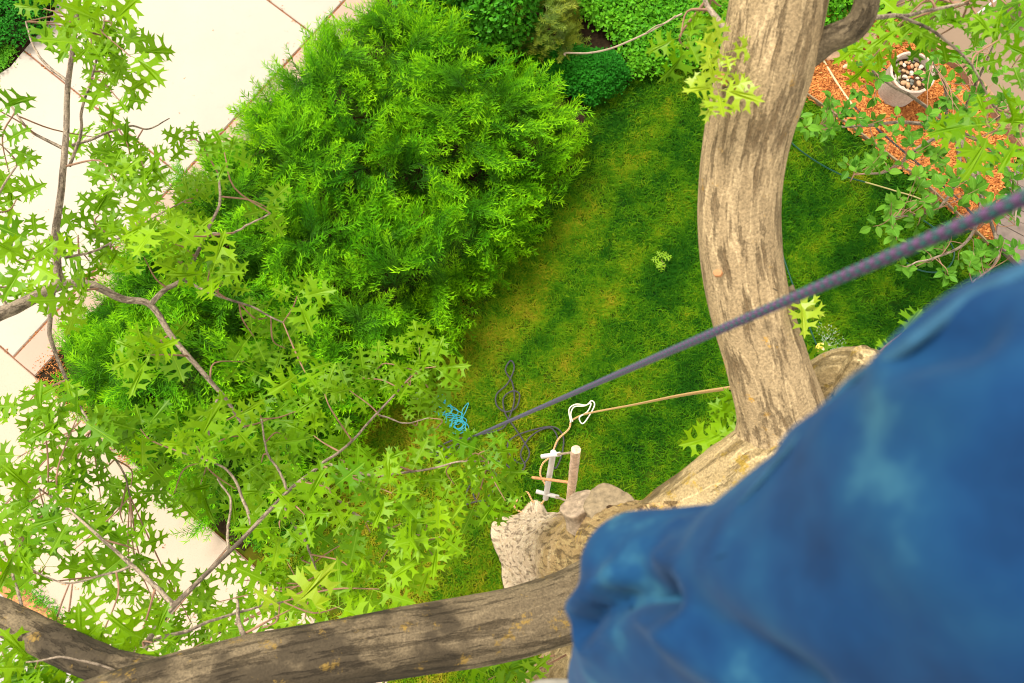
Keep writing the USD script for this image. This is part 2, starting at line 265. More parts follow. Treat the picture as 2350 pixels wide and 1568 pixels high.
for k_, c_ in PEB.items(): plain('pebble_' + k_, c_, vary=0.25, scale=60, rough=0.6)
mat('water_drop', {'a': ('transparent_bsdf', {}), 'b': ('diffuse_bsdf', {'color': (0.8, 0.8, 0.78)}), 'm': ('mix_closure', {'fac': 0.5})}, [('a.BSDF', 'm.closure1'), ('b.BSDF', 'm.closure2')], surface='m.closure')
mat('denim', {'g': ('geometry', {}), 'n': ('noise_texture', {'scale': 17.0, 'detail': 4.0, 'roughness': 0.55}), 'n2': ('noise_texture', {'scale': 900.0, 'detail': 2.0}), 'wv': ('wave_texture', {'wave_type': 'bands', 'bands_direction': 'diagonal', 'scale': 330.0, 'distortion': 1.0}),
              'r': ('rgb_ramp', {'ramp': [(0.28, (0.0010, 0.016, 0.058)), (0.46, (0.0022, 0.028, 0.088)), (0.60, (0.0045, 0.040, 0.102)), (0.72, (0.020, 0.086, 0.138))]}),
              'm': ('mix_color', {'blend_type': 'multiply', 'fac': 0.35}), 'rw': ('rgb_ramp', {'ramp': [(0.2, (0.6,) * 3), (0.8, (1,) * 3)]}), 'b': ('bump', {'strength': 0.3, 'distance': 0.0006}), 'p': ('principled_bsdf', {'roughness': 0.9, 'specular_ior_level': 0.15, 'sheen_weight': 0.08, 'sheen_tint': (0.3, 0.5, 0.8)})},
    [('g.position', 'n.vector'), ('g.position', 'n2.vector'), ('g.position', 'wv.vector'), ('n.fac', 'r.fac'), ('wv.fac', 'rw.fac'), ('r.color', 'm.a'), ('rw.color', 'm.b'), ('m.result', 'p.base_color'), ('n2.fac', 'b.height'), ('b.normal', 'p.normal')])
plain('denim_seam', (0.014, 0.062, 0.115), vary=0.35, scale=60, rough=0.9)
plain('shoe_grey', (0.24, 0.22, 0.185), vary=0.2, scale=40)
plain('shoe_sole', (0.10, 0.09, 0.08), vary=0.2, scale=40)

# ------------------------------------------------------------------ mesh makers
def spline(pts, n, rad=None):
    """Catmull-Rom through pts (k x 3) with radii, n samples"""
    P = np.asarray(pts, float); R = np.asarray(rad if rad is not None else np.ones(len(P)), float)
    Q = np.column_stack([P, R]); Q = np.vstack([2 * Q[0] - Q[1], Q, 2 * Q[-1] - Q[-2]])
    t = np.linspace(0, len(P) - 1, n); i = np.minimum(t.astype(int), len(P) - 2); u = (t - i)[:, None]
    a, b, c, d = Q[i], Q[i + 1], Q[i + 2], Q[i + 3]
    o = 0.5 * ((2 * b) + (-a + c) * u + (2 * a - 5 * b + 4 * c - d) * u ** 2 + (-a + 3 * b - 3 * c + d) * u ** 3)
    return o[:, :3], np.maximum(o[:, 3], 1e-4)
def frames(p):
    t = unit(np.gradient(p, axis=0)); a = np.zeros_like(t)
    ref = np.array([0.2, 0.3, 1.0]) if abs(t[0, 2]) < 0.85 else np.array([0.0, 1.0, 0.1])
    a[0] = unit(ref - t[0] * (ref @ t[0]))
    for i in range(1, len(p)): a[i] = unit(a[i - 1] - t[i] * (a[i - 1] @ t[i]))
    return t, a, np.cross(t, a)
def tube(p, r, sides=8, cap=True, disp=None, stretch=0.22):
    """swept tube: vertices, faces, uv (around, metres along), bark coordinates; disp(theta, s, bark) gives extra radius"""
    p = np.asarray(p, float); r = np.broadcast_to(r, (len(p),)).astype(float); t, a, b = frames(p)
    s = np.concatenate([[0], np.cumsum(np.linalg.norm(np.diff(p, axis=0), axis=1))])
    th = np.arange(sides) * 2 * np.pi / sides
    TH, S = np.meshgrid(th, s); Rm = np.repeat(r[:, None], sides, 1)
    bk = np.stack([np.cos(TH) * Rm, np.sin(TH) * Rm, S * stretch], -1)
    rr = Rm + (disp(TH, S, bk, Rm) if disp else 0)
    v = p[:, None] + rr[..., None] * (np.cos(TH)[..., None] * a[:, None] + np.sin(TH)[..., None] * b[:, None])
    i, j = np.meshgrid(np.arange(len(p) - 1), np.arange(sides), indexing='ij'); j2 = (j + 1) % sides
    q = np.stack([i * sides + j, i * sides + j2, (i + 1) * sides + j2, (i + 1) * sides + j], -1).reshape(-1, 4)
    f = np.vstack([q[:, [0, 1, 2]], q[:, [0, 2, 3]]])
    v = v.reshape(-1, 3); uv = np.stack([TH / (2 * np.pi), S], -1).reshape(-1, 2); bk = bk.reshape(-1, 3)
    if cap:
        n = len(v); k = (len(p) - 1) * sides
        v = np.vstack([v, p[0], p[-1]]); uv = np.vstack([uv, uv[0], uv[-1]]); bk = np.vstack([bk, [0, 0, 0], [0, 0, s[-1] * stretch]])
        c = np.arange(sides); c2 = (c + 1) % sides
        f = np.vstack([f, np.stack([np.full(sides, n), c2, c], 1), np.stack([np.full(sides, n + 1), k + c, k + c2], 1)])
    return v, f, uv, bk
def rope(pts, r, n, sides=8):
    p, rr = spline(pts, n, np.full(len(pts), r)); return tube(p, rr, sides)
def ridged(amp, fine=0.3, seed=0, scale=18.0, lump=0.0):
    def f(TH, S, bk, R):
        n1 = meshkit.fbm(bk * scale + 31.7, 3, seed); n2 = meshkit.fbm(bk * np.array([scale * 3, scale * 3, scale * 6]) + 5, 2, seed + 5)
        n3 = meshkit.fbm(bk * np.array([5, 5, 12.0]) + 9.0, 2, seed + 9)
        return amp * ((np.abs(n1 - 0.5) * 4 - 0.5) + fine * (n2 - 0.5) * 2) + lump * (n3 - 0.5) * 2
    return f
def slab(polygon, z0, z1):
    parts = []
    for g in getattr(polygon, 'geoms', [polygon]):
        if g.is_empty or g.geom_type != 'Polygon' or g.area < 1e-4: continue
        m = trimesh.creation.extrude_polygon(g, z1 - z0, engine='earcut'); m.apply_translation([0, 0, z0]); parts.append((np.array(m.vertices), np.array(m.faces)))
    return cat(parts)
def bevel_slab(polygon, z0, z1, c=0.006):
    """slab with a small chamfer at its top edge"""
    g = polygon; inner = g.buffer(-c, join_style=2)
    a = slab(g, z0, z1 - c); b = slab(inner, z1 - c, z1)
    ext, ine = np.array(g.exterior.coords)[:-1], np.array(inner.exterior.coords)[:-1]
    if len(ext) == len(ine):
        k = int(np.argmin(np.linalg.norm(ine - ext[0], axis=1))); ine = np.roll(ine, -k, 0); n = len(ext)
        v = np.vstack([np.column_stack([ext, np.full(n, z1 - c)]), np.column_stack([ine, np.full(n, z1 - 1e-4)])])
        i = np.arange(n); j = (i + 1) % n
        f = np.vstack([np.stack([i, j, n + j], 1), np.stack([i, n + j, n + i], 1)]); return cat([a, b, (v, f)])
    return slab(g, z0, z1)
def in_poly(polygon, n, r=rng):
    x0, y0, x1, y1 = polygon.bounds; out = np.zeros((0, 2))
    shapely.prepare(polygon)
    while len(out) < n:
        p = r.uniform((x0, y0), (x1, y1), (n * 2, 2)); out = np.vstack([out, p[shapely.contains_xy(polygon, p[:, 0], p[:, 1])]])
    return out[:n]

# ================================================================== GROUND
gm = np.array([[-300, -300], [300, -300], [300, 300], [-300, 300]], float)
single('ground', (np.column_stack([gm, np.zeros(4)]), np.array([[0, 1, 2], [0, 2, 3]])), 'lawn_turf', kind='structure')
# the driveway's own axes
e0 = G(36, 823)[:2]; e1 = unit(G(795, 4)[:2] - e0); e2 = np.array([-e1[1], e1[0]])      # e1 along the driveway edge, e2 into the driveway
def E(a, b): return e0 + e1 * a + e2 * b
def ab(px, py): q = G(px, py)[:2] - e0; return np.array([q @ e1, q @ e2])
def rect(a0, a1, b0, b1): return Polygon([E(a0, b0), E(a1, b0), E(a1, b1), E(a0, b1)])
aJ2, aJ1 = ab(420, 408)[0], ab(718, 81)[0]
g_ = 0.0065
corner_bed = poly([(-700, 700), (-160, 330), (0, 172), (26, 156), (54, 122), (83, 88), (112, 60), (126, 30), (132, 0), (140, -60), (150, -400), (-700, -400)])
drv = Thing('driveway', kind='structure')
for a0, a1 in ((0 + g_, aJ2 - g_), (aJ2 + g_, aJ1 - g_), (aJ1 + g_, aJ1 + 3.2), (aJ1 + 3.2 + 2 * g_, aJ1 + 6.5)):
    p = rect(a0, a1, g_ * 1.6, 5.2).difference(corner_bed.buffer(0.012))
    for q in getattr(p, 'geoms', [p]):
        if q.area > 0.1: drv.part('slab', bevel_slab(q.simplify(0.004), -0.1, 0.034), 'driveway_concrete')
drv.part('joint_fill', slab(rect(0.0, aJ1 + 6.4, 0.0, 5.1).difference(corner_bed.buffer(0.02)), -0.09, 0.027), 'joint_debris')
bor = Thing('driveway_border', kind='structure')
wB = -ab(88, 862)[1]
cuts = [0.0] + list(np.arange(0.9, 9.5, 1.15))
for a0, a1 in zip(cuts[:-1], cuts[1:]):
    bor.part('slab', bevel_slab(rect(a0 + 0.004, a1 - 0.004, -wB, -g_), -0.1, 0.036), 'border_concrete')
bor.part('joint_fill', slab(rect(0, cuts[-1], -wB + 0.01, -0.001), -0.09, 0.0275), 'joint_debris')
# sidewalk: a strip square to the driveway
wS = -ab(97, 1378)[0]
walk = Thing('sidewalk', kind='structure')
bw = ab(485, 1305)[1]
bs = [bw - 1.6 * 2 - 0.05, bw - 1.6, bw, bw + 1.6, bw + 3.2, bw + 4.8, bw + 6.4]
for b0, b1 in zip(bs[:-1], bs[1:]):
    if b1 - b0 > 0.2 and b0 > bw - 1.7: walk.part('slab', bevel_slab(rect(-wS, -g_, b0 + 0.004, b1 - 0.004), -0.1, 0.030), 'walk_concrete')
bEnd = ab(620, 1300)[1]
# the walk runs on past the hedge foot and ends at the lawn
walk.part('slab', bevel_slab(rect(-wS, -g_, bEnd - 1.9, bw - 1.604), -0.1, 0.030), 'walk_concrete') if bw - 1.604 > bEnd - 1.9 + 0.1 else None
walk.part('joint_fill', slab(rect(-wS + 0.01, -0.002, bs[1], bs[-1]), -0.09, 0.022), 'joint_debris')
single('verge', slab(rect(-wS - 0.16, -wS - 0.004, -6, 8), -0.05, 0.014), 'verge_dirt', kind='structure')
single('street', slab(rect(-wS - 8, -wS - 0.165, -8, 10), -0.3, -0.05 + 0.055), 'street_concrete', kind='structure')
# planting soil under the junipers and ground covers
HEDGE_PX = [(858, 12), (780, 60), (690, 120), (600, 215), (520, 310), (430, 405), (330, 530), (250, 640), (170, 740), (130, 800), (140, 900), (200, 960), (300, 1040), (380, 1120), (480, 1215), (570, 1230), (660, 1150), (790, 1010), (850, 920), (960, 840), (1050, 730), (1080, 650), (1140, 600), (1200, 520), (1230, 430), (1310, 360), (1320, 250), (1280, 200), (1200, 130), (1110, 80), (1000, 30)]
hedge_poly = poly(HEDGE_PX, 0.42).buffer(0.05).buffer(-0.10)
bed_px = [(870, -20), (430, 395), (118, 760), (60, 850), (560, 1265), (820, 1010), (1100, 720), (1220, 540), (1320, 380), (1350, 240), (1455, 180), (1560, 150), (1690, 140), (1850, 215), (1950, 100), (1900, -150), (1000, -250)]
single('planting_bed', slab(poly(bed_px).difference(rect(-20, 20, -wB - 0.01, 8)).difference(rect(-wS - 9, -0.001, -9, 9)), -0.05, 0.010), 'bed_soil', kind='structure')
single('corner_bed', slab(corner_bed, -0.05, 0.016), 'bed_soil', kind='structure')
MULCH = [(1836, 212), (1960, 302), (2110, 418), (2200, 500), (2262, 560), (2300, 540), (2282, 480), (2290, 430), (2335, 350), (2200, 168), (2130, 105), (2080, 72), (2000, 40), (1900, 30), (1830, 90)]
mul_poly = poly(MULCH)
single('mulch_bed', slab(mul_poly, -0.05, 0.012), 'chip_bed', kind='structure')
single('patio', slab(poly([(2080, 66), (2205, 166), (2342, 345), (2560, 520), (2900, 420), (2900, -400), (2000, -400), (1940, -60)]), -0.05, 0.05), 'patio_concrete', kind='structure')
# a low timber edge between chips and patio
def box_between(a, b, w, h, z0, seg=1):
    a, b = np.asarray(a, float), np.asarray(b, float); d = unit(b - a); s = np.array([-d[1], d[0]]) * w / 2
    return bevel_slab(Polygon([a - s, b - s, b + s, a + s]), z0, z0 + h, 0.008)
te = Thing('timber_edging', 'brown timber edging between the orange wood chips and the tan patio', 'edging', G(2200, 168))
for a, b in (((2078, 66), (2200, 164)), ((2203, 167), (2340, 345))):
    te.part('timber', box_between(G(*a)[:2], G(*b)[:2], 0.09, 0.11, 0.0), 'twig_wood')
dk = Thing('deck', kind='structure')
dp = poly([(2316, 410), (2288, 470), (2276, 560), (2500, 780), (2900, 900), (2900, 380), (2560, 470), (2348, 352)])
dd = unit(G(2350, 560)[:2] - G(2200, 480)[:2]); dn = np.array([-dd[1], dd[0]]); c0 = np.array(dp.centroid.coords[0])
for k in range(-22, 22):
    b = LineString([c0 + dn * k * 0.10 - dd * 6, c0 + dn * k * 0.10 + dd * 6]).buffer(0.0475, cap_style=2).intersection(dp)
    for q in getattr(b, 'geoms', [b]):
        if q.area > 0.01: dk.part('plank', slab(q, 0.0, 0.058 + 0.003 * rng.random()), 'deck_board')
# lawn grass
lawn_poly = poly([(1290, 330), (1440, 195), (1560, 165), (1700, 150), (1840, 216), (1960, 306), (2110, 420), (2262, 562), (2500, 790), (2700, 1900), (1100, 1900), (640, 1320), (590, 1262), (800, 1010), (1000, 780), (1150, 560), (1240, 420)])
def tuft(seed, n=20, h=0.055, spread=0.026, w=0.0030):
    r = np.random.default_rng(seed); V, F = [], []
    for k in range(n):
        b = np.append(r.normal(0, spread, 2), 0); az = r.uniform(0, 2 * np.pi); lean = r.uniform(0.3, 1.1); L = h * r.uniform(0.6, 1.3)
        d = np.array([np.cos(az) * np.sin(lean), np.sin(az) * np.sin(lean), np.cos(lean)]); s = np.array([-np.sin(az), np.cos(az), 0]) * w
        m = b + d * L * 0.55; t = m + unit(d + np.array([d[0], d[1], -0.7]) * 0.8) * L * 0.5
        i = len(V) * 1; V += [b - s, b + s, m - s * 0.8, m + s * 0.8, t]; F += [[i, i + 1, i + 3], [i, i + 3, i + 2], [i + 2, i + 3, i + 4]]
    return np.array(V), np.array(F), None
def spin_quats(n, r, tilt=0.0):
    az = r.uniform(0, 2 * np.pi, n); z = unit(np.column_stack([r.normal(0, tilt, n), r.normal(0, tilt, n), np.ones(n)])); x = np.column_stack([np.cos(az), np.sin(az), np.zeros(n)]); x = unit(x - z * (x * z).sum(1)[:, None])
    return quat_frames(x, np.cross(z, x), z)
NG = 26000
gp = in_poly(lawn_poly, NG)
thin = meshkit.fbm(np.column_stack([gp * 1.1, np.zeros(NG)]), 3, 4) ; gp = gp[(thin + rng.uniform(-0.15, 0.35, NG)) > 0.36]; NG = len(gp)
instancer('/World/grass', [tuft(s) for s in range(5)], 'grass_blade', np.column_stack([gp, np.full(NG, 0.0)]), spin_quats(NG, rng, 0.12), rng.uniform(0.7, 1.25, NG), rng.integers(0, 5, NG), label='mown green lawn grass with straw coloured dry patches', category='grass')
# wood chips
def chips(seed, n=14):
    r = np.random.default_rng(seed); parts = []
    for k in range(n):
        m = trimesh.creation.box([r.uniform(0.012, 0.034), r.uniform(0.005, 0.011), r.uniform(0.003, 0.006)])
        m.apply_transform(trimesh.transformations.euler_matrix(r.normal(0, 0.4), r.normal(0, 0.4), r.uniform(0, 6.3))); m.apply_translation([*r.normal(0, 0.022, 2), r.uniform(0.003, 0.02)]); parts.append((np.array(m.vertices), np.array(m.faces)))
    v, f = cat(parts); return v, f, None
NC = 4200; cp = in_poly(mul_poly.buffer(-0.01), NC)
instancer('/World/wood_chips', [chips(s) for s in range(6)], 'wood_chip', np.column_stack([cp, np.full(NC, 0.012)]), spin_quats(NC, rng, 0.1), rng.uniform(0.8, 1.25, NC), rng.integers(0, 6, NC), label='orange wood chips covering the planting bed on the right', category='mulch')
# dirt crumbs along the driveway joints (dry needles and chips)
jp = []
for a_, b_, n_ in ((E(0.1, 0), E(8, 0), 420), (E(aJ1, 0), E(aJ1, 3), 40), (E(aJ2, 0), E(aJ2, 3.5), 60), (E(0, 0), E(0, 1.5), 30), (E(-0.02, -wB - 0.02), E(-0.05, -1.6), 120), (E(-wS - 0.08, -1), E(-wS - 0.08, 3), 160)):
    t_ = rng.random(n_)[:, None]; jp.append(a_ + (b_ - a_) * t_ + rng.normal(0, 0.014, (n_, 2)) * (1 + 2 * (rng.random((n_, 1)) < 0.12)))
jp.append(E(0.3, 0.1) + e1 * rng.uniform(0, 6.5, (70, 1)) + e2 * (rng.random((70, 1)) ** 2.0 * 2.5)); jp.append(E(-0.1, 0) - e1 * rng.uniform(0, wS - 0.1, (90, 1)) + e2 * rng.uniform(-2.6, 1.6, (90, 1)))
jp.append(in_poly(poly([(70, 842), (135, 770), (175, 900), (330, 1050), (300, 1060), (110, 890)]), 330))
jp = np.vstack(jp)
instancer('/World/joint_litter', [chips(40 + s, 3) for s in range(4)], 'wood_chip', np.column_stack([jp, np.full(len(jp), 0.028)]), spin_quats(len(jp), rng), rng.uniform(0.3, 0.6, len(jp)), rng.integers(0, 4, len(jp)), label='rusty brown leaf litter caught in the driveway joints', category='leaf litter')

# ================================================================== JUNIPERS AND GROUND COVER
def spray(seed, L=0.26, n=21, blade=0.0023):
    """one feathery juniper shoot along +x, drooping tip; uv.y runs from the inside to the tip"""
    r = np.random.default_rng(seed); V, F, U = [], [], []
    def blade_(b, d, l, w, u0, u1):
        s = unit(np.cross(d, [r.normal(0, 0.6), r.normal(0, 0.6), 1.0])) * w; m = b + d * l * 0.45
        t = b + d * l + np.array([0, 0, 0.12 * l])
        i = len(V); V.extend([b - s * 0.5, b + s * 0.5, m - s, m + s, t]); U.extend([(0, u0), (0, u0), (0, (u0 + u1) / 2), (0, (u0 + u1) / 2), (0, u1)]); F.extend([[i, i + 1, i + 3], [i, i + 3, i + 2], [i + 2, i + 3, i + 4]])
    def at(t): return np.array([L * t, 0.02 * np.sin(t * 5 + seed), L * (0.30 * t - 0.26 * t * t)])
    for k in range(n):
        t = 0.12 + 0.88 * k / (n - 1); b = at(t); side = 1 if k % 2 else -1; env = L * 0.18 * (1.05 - t) ** 0.8 + 0.012
        d = unit([0.85, side * r.uniform(0.55, 1.0), r.uniform(-0.1, 0.55)])
        blade_(b, d, env, blade * 0.8, t * 0.8, min(1, t * 0.8 + 0.22))
        for q in range(int(2 + env / 0.014)):
            u = (q + 0.7) / (2 + env / 0.014); b2 = b + d * env * u; s2 = 1 if (q + k) % 2 else -1
            d2 = unit(d * 1.0 + np.array([0.5, 0, 0]) + np.cross([0, 0, 1], d) * s2 * r.uniform(0.5, 0.9) + np.array([0, 0, r.uniform(-0.1, 0.4)]))
            blade_(b2, d2, r.uniform(0.026, 0.048), blade, min(1, t * 0.7 + 0.1 + 0.2 * u), min(1, t * 0.7 + 0.35 + 0.2 * u))
    blade_(at(0.98), unit([1, 0, 0.1]), 0.045, blade, 0.9, 1.0)
    for k in range(6):
        a, b = at(k / 6), at((k + 1) / 6); d = b - a; blade_(a, unit(d), np.linalg.norm(d) * 1.5, 0.004 * (1 - k / 8), 0.05 + k / 9, 0.1 + k / 9)
    return np.array(V), np.array(F), np.array(U)
def height_field(polygon, hmax, w, lump, seed):
    edge = polygon.exterior
    def h(p):
        pts = shapely.points(p); d = shapely.distance(edge, pts); ins = shapely.contains_xy(polygon, p[:, 0], p[:, 1]); d = np.where(ins, d, 0)
        k = np.clip(d / w, 0, 1); n = meshkit.fbm(np.column_stack([p * 1.7, np.zeros(len(p))]), 3, seed) - 0.5
        return (0.16 + (hmax - 0.16) * np.sqrt(1 - (1 - k) ** 2)) + n * 2 * lump * (0.3 + 0.7 * k)
    return h
def juniper(thing, polygon, hmax, w, lump, n, seed, matname, size=(0.75, 1.3), stems=26, spl=0.26, edge_n=0):
    r = np.random.default_rng(seed); h = height_field(polygon, hmax, w, lump, seed)
    p = in_poly(polygon, n, r)
    if edge_n:
        q = np.array([polygon.exterior.interpolate(t, normalized=True).coords[0] for t in r.random(edge_n)]); p = np.vstack([p, q + r.normal(0, 0.05, q.shape)])
    n = len(p); e = 0.05; H = h(p)
    gx, gy = (h(p + [e, 0]) - h(p - [e, 0])) / (2 * e), (h(p + [0, e]) - h(p - [0, e])) / (2 * e)
    nrm = unit(np.column_stack([-gx, -gy, np.ones(n)]))
    # shoots fan out from clumps, leaning outwards and up
    cl = in_poly(polygon, 60, r); d2 = ((p[:, None] - cl[None]) ** 2).sum(-1); near = d2.argmin(1); away = p - cl[near]
    az = np.column_stack([away, np.zeros(n)]) * 2.2 + nrm * np.array([1.0, 1.0, 0]) * 0.6 + np.column_stack([r.normal(0, 0.28, (n, 2)), np.zeros(n)])
    depth = r.random(n) ** 2.2 * 0.30
    clump = meshkit.fbm(np.column_stack([p * 6.0, np.zeros(n)]), 2, seed + 3); depth += np.clip(0.50 - clump, 0, 1) * 3.4
    x = unit(unit(az) + np.column_stack([np.zeros((n, 2)), r.uniform(0.05, 0.95, n)])); z = unit(np.array([0, 0, 1.0]) + r.normal(0, 0.35, (n, 3))); z = unit(z - x * (x * z).sum(1)[:, None]); y = np.cross(z, x)
    sc = r.uniform(*size, n); pos = np.column_stack([p, np.maximum(H - depth, 0.06)]) - x * (spl * 0.55 * sc)[:, None]; pos[:, 2] = np.maximum(pos[:, 2], 0.03)
    instancer(thing.path + '/foliage', [spray(seed * 10 + s, spl) for s in range(7)], matname, pos - thing.base, quat_frames(x, y, z), sc, r.integers(0, 7, n))
    for k in range(stems):
        q = in_poly(polygon.buffer(-0.15), 2, r); q[1] = q[0] + (q[1] - q[0]) * min(1, 0.8 / (np.linalg.norm(q[1] - q[0]) + 1e-6)); hh = h(q)
        a = np.array([*q[0], 0.0]); b = np.array([*q[1], max(0.2, hh[1] - 0.2)]); m = (a + b) / 2 + np.array([0, 0, 0.1])
        pp, rr = spline([a, m, b], 7, [0.022, 0.015, 0.006]); v, f, uv, bk = tube(pp, rr, 5); thing.part('stem', (v, f), 'bark_mulch_dark', smooth=True)
jun = Thing('juniper_hedge', 'big spreading juniper hedge with feathery bright green shoots beside the pale driveway', 'hedge', (*np.array(hedge_poly.centroid.coords[0]), 0))
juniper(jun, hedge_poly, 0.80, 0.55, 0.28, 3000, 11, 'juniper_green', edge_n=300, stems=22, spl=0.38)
gold_poly = poly([(1130, -30), (1180, -80), (1320, -60), (1330, 40), (1370, 90), (1350, 125), (1270, 110), (1180, 70)], 0.5)
gj = Thing('gold_juniper', 'smaller yellowish juniper between leafy shrub and dark ground cover at the top', 'shrub', (*np.array(gold_poly.centroid.coords[0]), 0))
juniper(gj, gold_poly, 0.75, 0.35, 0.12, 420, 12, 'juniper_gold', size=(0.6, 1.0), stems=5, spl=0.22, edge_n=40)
def oval(L, W, fold=0.25, droop=0.2, n=5):
    """one simple leaf along +x: midrib and two rims"""
    t = np.linspace(0, 1, n); w = W * np.sin(np.pi * t ** 0.85) ** 0.8; z = -droop * L * t ** 2
    mid = np.column_stack([t * L, 0 * t, z]); a = np.column_stack([t * L, w, z + fold * w]); b = np.column_stack([t * L, -w, z + fold * w])
    V = np.vstack([mid, a, b]); F = []
    for i in range(n - 1):
        F += [[i, i + 1, n + i + 1], [i, n + i + 1, n + i], [i + 1, i, 2 * n + i], [i + 1, 2 * n + i, 2 * n + i + 1]]
    U = np.column_stack([V[:, 1] / L, V[:, 0] / L]); return V, np.array(F), U
def leaf_tuft(seed, n=10, L=0.035, W=0.011, spread=0.03, tall=0.04, seg=3):
    r = np.random.default_rng(seed); V, F, U, k = [], [], [], 0
    for i in range(n):
        v, f, u = oval(L * r.uniform(0.7, 1.25), W * r.uniform(0.8, 1.2), r.uniform(0.1, 0.4), r.uniform(0, 0.4), seg)
        m = trimesh.transformations.euler_matrix(r.normal(0, 0.35), -r.uniform(-0.2, 0.9), r.uniform(0, 6.28))[:3, :3]
        v = v @ m.T + np.array([*r.normal(0, spread, 2), tall * r.uniform(0.2, 1)]); V.append(v); F.append(f + k); U.append(u); k += len(v)
    return np.vstack(V), np.vstack(F), np.vstack(U)
def cover(path, polygon, hmax, n, seed, matname, L, W, label, category, lump=0.05, w=0.25, kind='stuff', z0=0.0):
    r = np.random.default_rng(seed); h = height_field(polygon, hmax, w, lump, seed); p = in_poly(polygon, n, r); H = h(p) - 0.1
    z = np.maximum(0.012, H * (1 - 0.6 * r.random(n) ** 2)) + z0
    instancer(path, [leaf_tuft(seed * 7 + s, 10, L, W, spread=L, tall=L) for s in range(5)], matname, np.column_stack([p, z]), spin_quats(n, r, 0.25), r.uniform(0.75, 1.25, n), r.integers(0, 5, n), label=label, category=category, kind=kind)
cover('/World/ground_cover', poly([(1310, -300), (1330, 20), (1400, 70), (1430, 110), (1455, 165), (1560, 142), (1690, 125), (1740, 60), (1760, -300)], 0.12), 0.30, 4200, 21, 'cover_bright', 0.036, 0.013, 'bright green small leaved ground cover beside the lawn', 'ground cover')
cover('/World/dark_ground_cover', poly([(1190, 100), (1260, 95), (1360, 110), (1420, 120), (1445, 165), (1410, 205), (1360, 228), (1310, 210), (1260, 190), (1210, 150)], 0.16), 0.34, 2600, 22, 'cover_dark', 0.020, 0.008, 'low mound of tiny dark green leaves between juniper and lawn', 'ground cover', lump=0.03)
cover('/World/corner_ground_cover', poly([(-500, 300), (-100, 160), (0, 100), (50, 95), (85, 70), (108, 40), (118, -10), (120, -200), (-500, -200)], 0.12), 0.30, 3800, 23, 'cover_dark', 0.026, 0.010, 'dark green ground cover in the rounded bed at the driveway corner', 'ground cover')
cover('/World/corner_grass_edge', poly([(-60, 190), (-40, 120), (20, 105), (40, 120), (20, 150), (-5, 175)], 0.02), 0.12, 260, 24, 'cover_bright', 0.022, 0.004, 'weedy grass at the edge of the rounded driveway bed', 'grass')
def shrub(name, label, polygon, hmax, n, seed, matname, L, W, w=0.3, lump=0.1):
    t = Thing(name, label, 'shrub', (*np.array(polygon.centroid.coords[0]), 0)); r = np.random.default_rng(seed); h = height_field(polygon, hmax, w, lump, seed); p = in_poly(polygon, n, r)
    z = np.maximum(0.05, h(p) * (1 - 0.55 * r.random(n) ** 1.5))
    instancer(t.path + '/foliage', [leaf_tuft(seed * 7 + s, 9, L, W, spread=L * 0.9, tall=L) for s in range(5)], matname, np.column_stack([p, z]) - t.base, spin_quats(n, r, 0.5), r.uniform(0.75, 1.2, n), r.integers(0, 5, n))
    for k in range(7):
        q = in_poly(polygon.buffer(-0.1), 1, r)[0]; c = t.base[:2]; pp, rr = spline([[*(c + (q - c) * 0.15), 0], [*(c + (q - c) * 0.6), hmax * 0.5], [*q, hmax * 0.8]], 7, [0.014, 0.009, 0.004]); v, f, uv, bk = tube(pp, rr, 5); t.part('stem', (v, f), 'bark_branch', smooth=True, extra=bk)
shrub('leafy_shrub', 'mid green leafy shrub behind the juniper hedge at the top of the view', poly([(900, -150), (905, 5), (960, 20), (1040, 40), (1110, 85), (1170, 90), (1230, 60), (1250, -20), (1240, -150)], 0.5), 0.75, 1500, 25, 'cover_mid', 0.042, 0.015)
shrub('patio_shrub', 'bright leafy shrub behind the limb at the top beside the wood chips', poly([(1850, -200), (1850, 20), (1890, 60), (1960, 55), (2010, 20), (2060, -30), (2060, -200)], 0.35), 0.55, 900, 26, 'cover_bright', 0.040, 0.015)
cover('/World/weeds', poly([(0, 1270), (20, 1290), (140, 1390), (165, 1430), (130, 1415), (20, 1330), (-60, 1270)]), 0.11, 130, 27, 'cover_bright', 0.020, 0.004, 'thin weeds growing in the dirt strip along the street', 'weeds')
cover('/World/hedge_foot_weeds', poly([(560, 1215), (640, 1150), (700, 1230), (640, 1300)]), 0.12, 160, 28, 'cover_bright', 0.024, 0.005, 'weeds growing where the sidewalk meets the juniper hedge', 'weeds')

